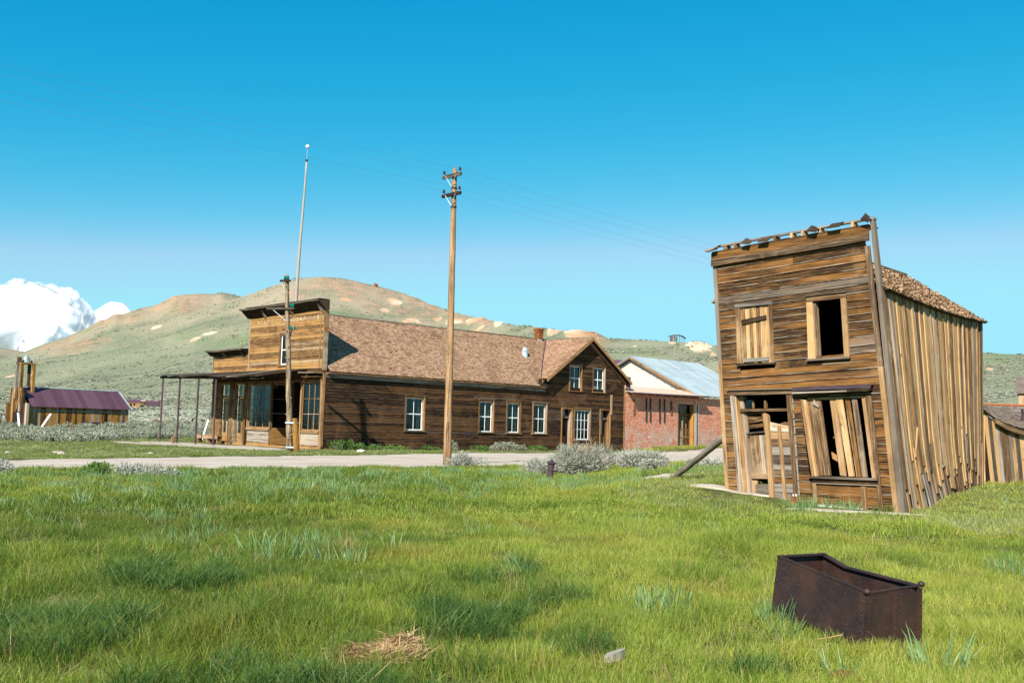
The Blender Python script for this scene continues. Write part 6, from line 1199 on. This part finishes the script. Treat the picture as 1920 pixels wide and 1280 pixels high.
# blue green blades: bands along the road and loose patches
iv = [blades_mesh('blue_green_tuft', 16, .11, .14, .32, .009, .08, 'iris', 200 + i, .12, True) for i in range(6)]
bands = [(-11.5, 26.5, 7.5, 3.2, 420), (-3.0, 31.5, 7.5, 5.2, 520), (-5.5, 22.5, 3.2, 2.6, 70), (-3.2, 14.5, 2.4, 1.4, 34), (-6.2, 16.5, 1.8, 1.1, 22), (-2.6, 12.3, .9, .7, 6), (1.2, 28.5, 2.6, 2.2, 50), (3.1, 31.0, 1.6, 1.6, 40), (6.5, 33.5, 2.4, 2.6, 130), (7.2, 23.6, 1.1, .7, 26), (-7.5, 19.5, 2.6, 1.6, 26), (-9.5, 18.2, 1.6, .9, 22), (14, 25.5, 4, 2.5, 14), (1.5, 9.6, .4, .25, 8), (1.2, 17.5, 3.5, 2.4, 20), (6.9, 13.5, 1.2, .9, 22), (-1.2, 36.5, 2.5, 2.0, 90), (2.5, 9.1, .35, .25, 10), (-4.5, 25.0, 5.0, 3.0, 90)]
xs, ys = [], []
for bx, by, rx, ry, n in bands:
    a = rg.uniform(0, 6.283, n); q = np.sqrt(rg.random(n)); xs.append(bx + rx * q * np.cos(a)); ys.append(by + ry * q * np.sin(a))
x, y = np.concatenate(xs), np.concatenate(ys); ok = ~road_mask(x, y) & ~built_mask(x, y) & (fbm(x, y, 31, 2.2) > -.55); x, y = x[ok], y[ok]; n = len(x); s = rg.uniform(.7, 1.25, n)
scatter('blue_green_grass', np.stack([x, y, ground(x, y) - .01], 1), np.stack([rg.normal(0, .1, n), rg.normal(0, .1, n), rg.uniform(0, 6.28, n)], 1), np.stack([s * 1.3, s * 1.3, s], 1), rg.integers(0, 6, n), iv)
# the clumps one can pick out
CL = [(-6.05, 16.9, 1.0, 'blue green grass clump, leftmost of the loose clumps in the left meadow'), (-4.75, 13.4, .9, 'thin blue green clump standing low in the left meadow, left of the dense ones'), (-3.28, 13.3, 1.3, 'wide dense blue green clump left of the biggest clump in the left meadow'), (-2.78, 14.4, 1.3, 'tall blue green clump behind the biggest clump in the left meadow'), (-2.72, 12.2, 1.45, 'biggest blue green clump in the left meadow'), (-2.15, 12.35, 1.25, 'loose spread blue green clump right of the biggest one'), (.22, 15.9, 1.1, 'low blue green clump alone in the middle of the meadow'), (.19, 11.3, 1.2, 'single upright blue green clump in the middle foreground'), (1.33, 9.4, 1.0, 'pale blue green clump in front of the ore cart box, to its left'), (6.75, 13.6, 1.1, 'blue green clump at the right frame edge behind the ore cart box'), (3.28, 7.68, 1.35, 'big leafy clump right in front of the ore cart box'), (2.50, 7.62, .8, 'small clump beside the rusty lump'), (2.42, 8.72, .7, 'broad bladed clump leaning on the near side of the ore cart box'), (2.62, 8.40, .7, 'broad bladed clump at the near corner of the ore cart box'), (7.05, 23.75, 1.5, 'green clump beside the number marker'), (8.45, 22.6, 1.2, 'dark green clump below the shop window')]
for i, (x, y, s, lb) in enumerate(CL):
    me = blades_mesh('grass_clump', 46, .15, .12, .36, .009, .10, 'iris' if i < 14 else 'weed', 300 + i, .15, True); o = bpy.data.objects.new('grass_clump', me); COL.objects.link(o); o.location = (x, y, gz(x, y) - .01); o.scale = (s * 1.15, s * 1.15, s * .85); o.rotation_euler.z = i * 1.3; ORG[o.name] = o.location; tag(o, lb, 'grass clump', 'blue green clumps in the meadow')
# dry straw nest
def straw(name, label, x, y, rx, ry, n, seed, h=.10):
    rgs = np.random.default_rng(seed); mb = MB(); z = gz(x, y)
    for k in range(n):
        a = rgs.uniform(0, 6.283); q = math.sqrt(rgs.random()); px, py = x + rx * q * math.cos(a), y + ry * q * math.sin(a); t = a + 1.57 + rgs.normal() * .7; l = rgs.uniform(.06, .17); d = Vector((math.cos(t), math.sin(t), rgs.normal() * .25)) * l; p = Vector((px, py, z + h * (1 - q * q * .6) * rgs.uniform(.6, 1.1))); s = Vector((-math.sin(t), math.cos(t), rgs.normal() * .5)).normalized() * .0035; mid = p + d * .5 + Vector((0, 0, .02 * rgs.random()))
        mb.face([p - s, p + s, mid + s, mid - s]); mb.face([mid - s, mid + s, p + d])
    return tag(mb.build(name, 'straw', None, False, (x, y, z)), label, 'dry grass')
straw('dry_grass_nest', 'flattened nest of dry straw in the near foreground grass', -.92, 7.25, .36, .25, 2600, 1, .055); straw('dry_grass_nest', 'smaller tuft of dry straw behind the straw nest', -.74, 7.55, .13, .13, 600, 2, .16)

def bush_mesh(seed, R, H, nl, lsz, nt, spiky=.0, lobes=9):
    """Twigs from the root out to lobes, leaves spread through the lobes' volume; returns (twig MB, leaf MB)."""
    g_ = np.random.default_rng(seed); tw, lf_ = MB(), MB(); L = []
    for k in range(lobes): a = g_.uniform(0, 6.283); q = math.sqrt(g_.random()) * .72; L.append((R * q * math.cos(a), R * q * math.sin(a), H * g_.uniform(.35, .72) * (1 - .4 * q), R * g_.uniform(.28, .46), H * g_.uniform(.22, .40)))
    for k in range(nt):
        l = L[g_.integers(lobes)]; d = g_.normal(size=3); d /= np.linalg.norm(d); e = Vector((l[0] + d[0] * l[3], l[1] + d[1] * l[3], max(.05, l[2] + d[2] * l[4]))); b = Vector((l[0] * .3, l[1] * .3, 0)); m = b.lerp(e, .5) + Vector((g_.normal() * .06, g_.normal() * .06, -.05)) * R; w = .010 * R ** .5
        s = (e - b).cross(Vector((g_.normal(), g_.normal(), g_.normal()))).normalized() * w; tw.face([b - s * 1.6, b + s * 1.6, m + s, m - s]); tw.face([m - s, m + s, e + s * .4, e - s * .4])
    for k in range(nl):
        l = L[g_.integers(lobes)]; d = g_.normal(size=3); d /= np.linalg.norm(d); q = .62 + .42 * g_.random(); p = Vector((l[0] + d[0] * l[3] * q, l[1] + d[1] * l[3] * q, l[2] + d[2] * l[4] * q))
        if p.z < .02: continue
        out = Vector((d[0], d[1], d[2] + .5)).normalized(); t = (out + Vector(g_.normal(size=3)) * (.9 - .5 * spiky)).normalized(); s = t.cross(Vector(g_.normal(size=3))).normalized(); ln = lsz * g_.uniform(.6, 1.5) * (1 + 2.2 * spiky); wd = lsz * g_.uniform(.5, .9) * (1 - .72 * spiky)
        lf_.face([p - s * wd * .3, p + t * ln * .45 - s * wd * .5, p + t * ln, p + t * ln * .45 + s * wd * .5]) if spiky < .5 else lf_.face([p - s * wd * .5, p + s * wd * .5, p + t * ln])
    return tw, lf_
def bush(name, label, x, y, R, H, mat, seed, nl=900, lsz=.06, nt=60, spiky=0, cat='bush', group=None, lobes=9):
    z = gz(x, y) - .03; t = thing(name, label, cat, (x, y, z), group); tw, lf_ = bush_mesh(seed, R, H, nl, lsz, nt, spiky, lobes)
    for mb, nm, mt in ((tw, 'stem', 'twig'), (lf_, 'foliage', mat)): mb.v = [Vector(v) + Vector((x, y, z)) for v in mb.v]; mb.build(nm, mt, t)
gs = 'sagebrushes beside the road'
bush('sagebrush', 'biggest pale grey sagebrush, spreading behind the old hydrant', 2.75, 37.6, 1.25, 1.25, 'sagepale', 1, 5200, .085, 500, .75, 'sagebrush', gs, 16)
bush('sagebrush', 'pale sagebrush between the hydrant bush and the timber prop, wider and lower', 4.9, 37.4, 1.15, .85, 'sagepale', 2, 3800, .08, 300, .6, 'sagebrush', gs, 14)
bush('sagebrush', 'small leafy grey sagebrush drooping in front of the wide low one', 5.0, 34.8, .55, .55, 'sagepale', 3, 1400, .06, 80, .2, 'sagebrush', gs, 8)
bush('sagebrush', 'straw coloured dead top of the biggest sagebrush', 2.75, 37.3, .5, 1.5, 'straw', 4, 260, .09, 160, .9, 'sagebrush', gs, 6)
bush('sagebrush', 'sparse sagebrush just left of the old hydrant', 1.15, 36.5, .75, .75, 'sagepale', 5, 1300, .07, 140, .7, 'sagebrush', gs)
bush('sagebrush', 'low grey sagebrush at the foot of the tall utility pole, to its right', -1.75, 43.0, .85, .75, 'sagepale', 6, 1500, .075, 120, .5, 'sagebrush', gs)
bush('sagebrush', 'small round sagebrush by the road behind the timber prop', 8.9, 47.5, .55, .6, 'sagepale', 7, 900, .07, 60, .3, 'sagebrush', gs)
bush('sagebrush', 'grey sagebrush half hidden by the left corner of the leaning house', 9.4, 45.0, .9, .75, 'sagepale', 8, 1400, .075, 80, .4, 'sagebrush', gs)
bush('sagebrush', 'leftmost grey sagebrush on the near side of the road', -15.4, 29.4, 1.2, .5, 'sagepale', 9, 2200, .06, 150, .5, 'sagebrush', gs, 14)
bush('sagebrush', 'dark green bush between two grey ones on the near side of the road', -12.3, 29.6, .7, .48, 'weed', 10, 1300, .06, 60, .2, 'sagebrush', gs)
bush('sagebrush', 'grey sagebrush right of the dark green bush on the near side of the road', -11.1, 29.8, .7, .48, 'sagepale', 11, 1300, .06, 60, .4, 'sagebrush', gs)
bush('sagebrush', 'low thin grey sagebrush, last to the right on the near side of the road', -10.2, 29.3, .7, .42, 'sagepale', 12, 800, .06, 60, .5, 'sagebrush', gs)
gw = 'weeds along the hotel wall'
for i, (a, b, R, H, mt, lb) in enumerate(((1.1, -.9, .95, .85, 'weed', 'bushy bright green weed at the street corner of the hotel'), (2.2, -.75, .6, .65, 'weed', 'bright green weed right beside the corner weed'), (3.4, -.8, 1.0, .5, 'weed', 'low green weed patch under the pole shadow on the hotel wall'), (5.4, -.9, 1.0, .45, 'weed', 'low green weed patch left of the first side window'), (8.6, -.8, .7, .4, 'weed', 'small green weed right of the stone at the hotel wall'), (10.4, -1.0, .55, .85, 'sage', 'grey green bush hidden partly by the tall utility pole'), (13.3, -.9, .8, .5, 'weed', 'green weed between pole and second side window'), (14.9, -.9, .6, .62, 'sage', 'grey green bush below the second side window'), (15.9, -.9, .9, .9, 'sage', 'biggest grey green bush at the hotel wall, below the middle windows'), (17.3, -.9, .55, .6, 'sage', 'grey green bush right of the biggest wall bush'), (19.2, -.8, 1.2, .6, 'weed', 'low green weeds under the window left of the gable wing'), (22.4, -1.0, .8, .7, 'sage', 'grey bush at the boarded door of the gable wing'))):
    p = HW(a, b); bush('wall_weed', lb, p.x, p.y, R, H, mt, 60 + i, 900, .085, 40, 0, 'weed', gw)
# sagebrush flats and slopes: one mass
def bush_one(name, seed, nl, lsz):
    tw, lf_ = bush_mesh(seed, .55, .75, nl, lsz, 14, .1, 7); me = bpy.data.meshes.new(name); me.from_pydata([tuple(v) for v in lf_.v], [], lf_.f); me.materials.append(M['sage']); return me
hv = [bush_one('sage', 400 + i, 330, .11) for i in range(6)]
lv = []
for i in range(6):
    g_ = np.random.default_rng(500 + i); v = ICO2[0].copy(); v *= (1 + .35 * np.sin(v @ g_.normal(size=3) * 4) + .25 * g_.normal(size=len(v)))[:, None]; v = v * [.55, .55, .36] + [0, 0, .3]; me = bpy.data.meshes.new('sage_far'); me.from_pydata(v.tolist(), [], [list(f) for f in ICO2[1]]); me.materials.append(M['sage']); lv.append(me)
P_, S_, I_ = [], [], []
def add_sage(n, r0, r1, a0, a1, s0, s1, far, dens):
    r = np.sqrt(rg.uniform(r0 ** 2, r1 ** 2, n)); a = np.radians(rg.uniform(a0, a1, n)); x, y = r * np.sin(a), r * np.cos(a); ok = ~road_mask(x, y) & ~built_mask(x, y); ok &= (fbm(x, y, 77, 60 if far else 16) > dens)
    dfx, dfy = x - fa.x, y - fa.y; fu = dfx * fdir.x + dfy * fdir.y; fv_ = dfx * -FW.w.x + dfy * -FW.w.y; ok &= ~((fu > -2) & (fu < FLn + .5) & (fv_ > -.6) & (fv_ < 6)); ok &= ~((np.abs(x + 77.9) < 3) & (np.abs(y - 243) < 5)); ok &= ~((y < 92) & (x > -30))
    for px, py, pr, pa, k in PATCH:
        if k != 2:
            ux, uy = px / math.hypot(px, py), py / math.hypot(px, py); d = np.hypot(((x - px) * ux + (y - py) * uy) / pr, ((x - px) * uy - (y - py) * ux) / pa); ok &= (d > 1.05) | (rg.random(n) < .12)
    x, y = x[ok], y[ok]; s = rg.uniform(s0, s1, len(x)); P_.append(np.stack([x, y, ground(x, y) - .05], 1)); S_.append(np.stack([s * rg.uniform(.9, 1.4, len(x)), s * rg.uniform(.9, 1.4, len(x)), s * rg.uniform(.75, 1.1, len(x)) * (.62 if far else 1)], 1)); I_.append(rg.integers(6, 12, len(x)) if far else rg.integers(0, 6, len(x)))
add_sage(1700, 92, 122, -36, -12, .45, .95, False, -.75); add_sage(700, 74, 95, -36, -17.2, .6, 1.1, False, -.2); add_sage(5200, 130, 220, -36, -10, .8, 1.5, False, -.3); add_sage(16000, 220, 380, -36, 36, .8, 1.7, True, -.7); add_sage(48000, 380, 700, -36, 36, .9, 2.0, True, -.6); add_sage(45000, 700, 1000, -36, 36, .9, 1.7, True, -.2); add_sage(16000, 1000, 1300, -36, 36, .8, 1.6, True, .1); add_sage(5000, 1300, 1760, -36, -12, 1.2, 2.4, True, .4); add_sage(2500, 100, 240, 5, 36, .8, 1.5, False, -.3)
P_ = np.concatenate(P_); S_ = np.concatenate(S_); I_ = np.concatenate(I_); n = len(P_)
scatter('sagebrush_cover', P_, np.stack([rg.normal(0, .1, n), rg.normal(0, .1, n), rg.uniform(0, 6.28, n)], 1), S_, I_, hv + lv); print('sage', n)
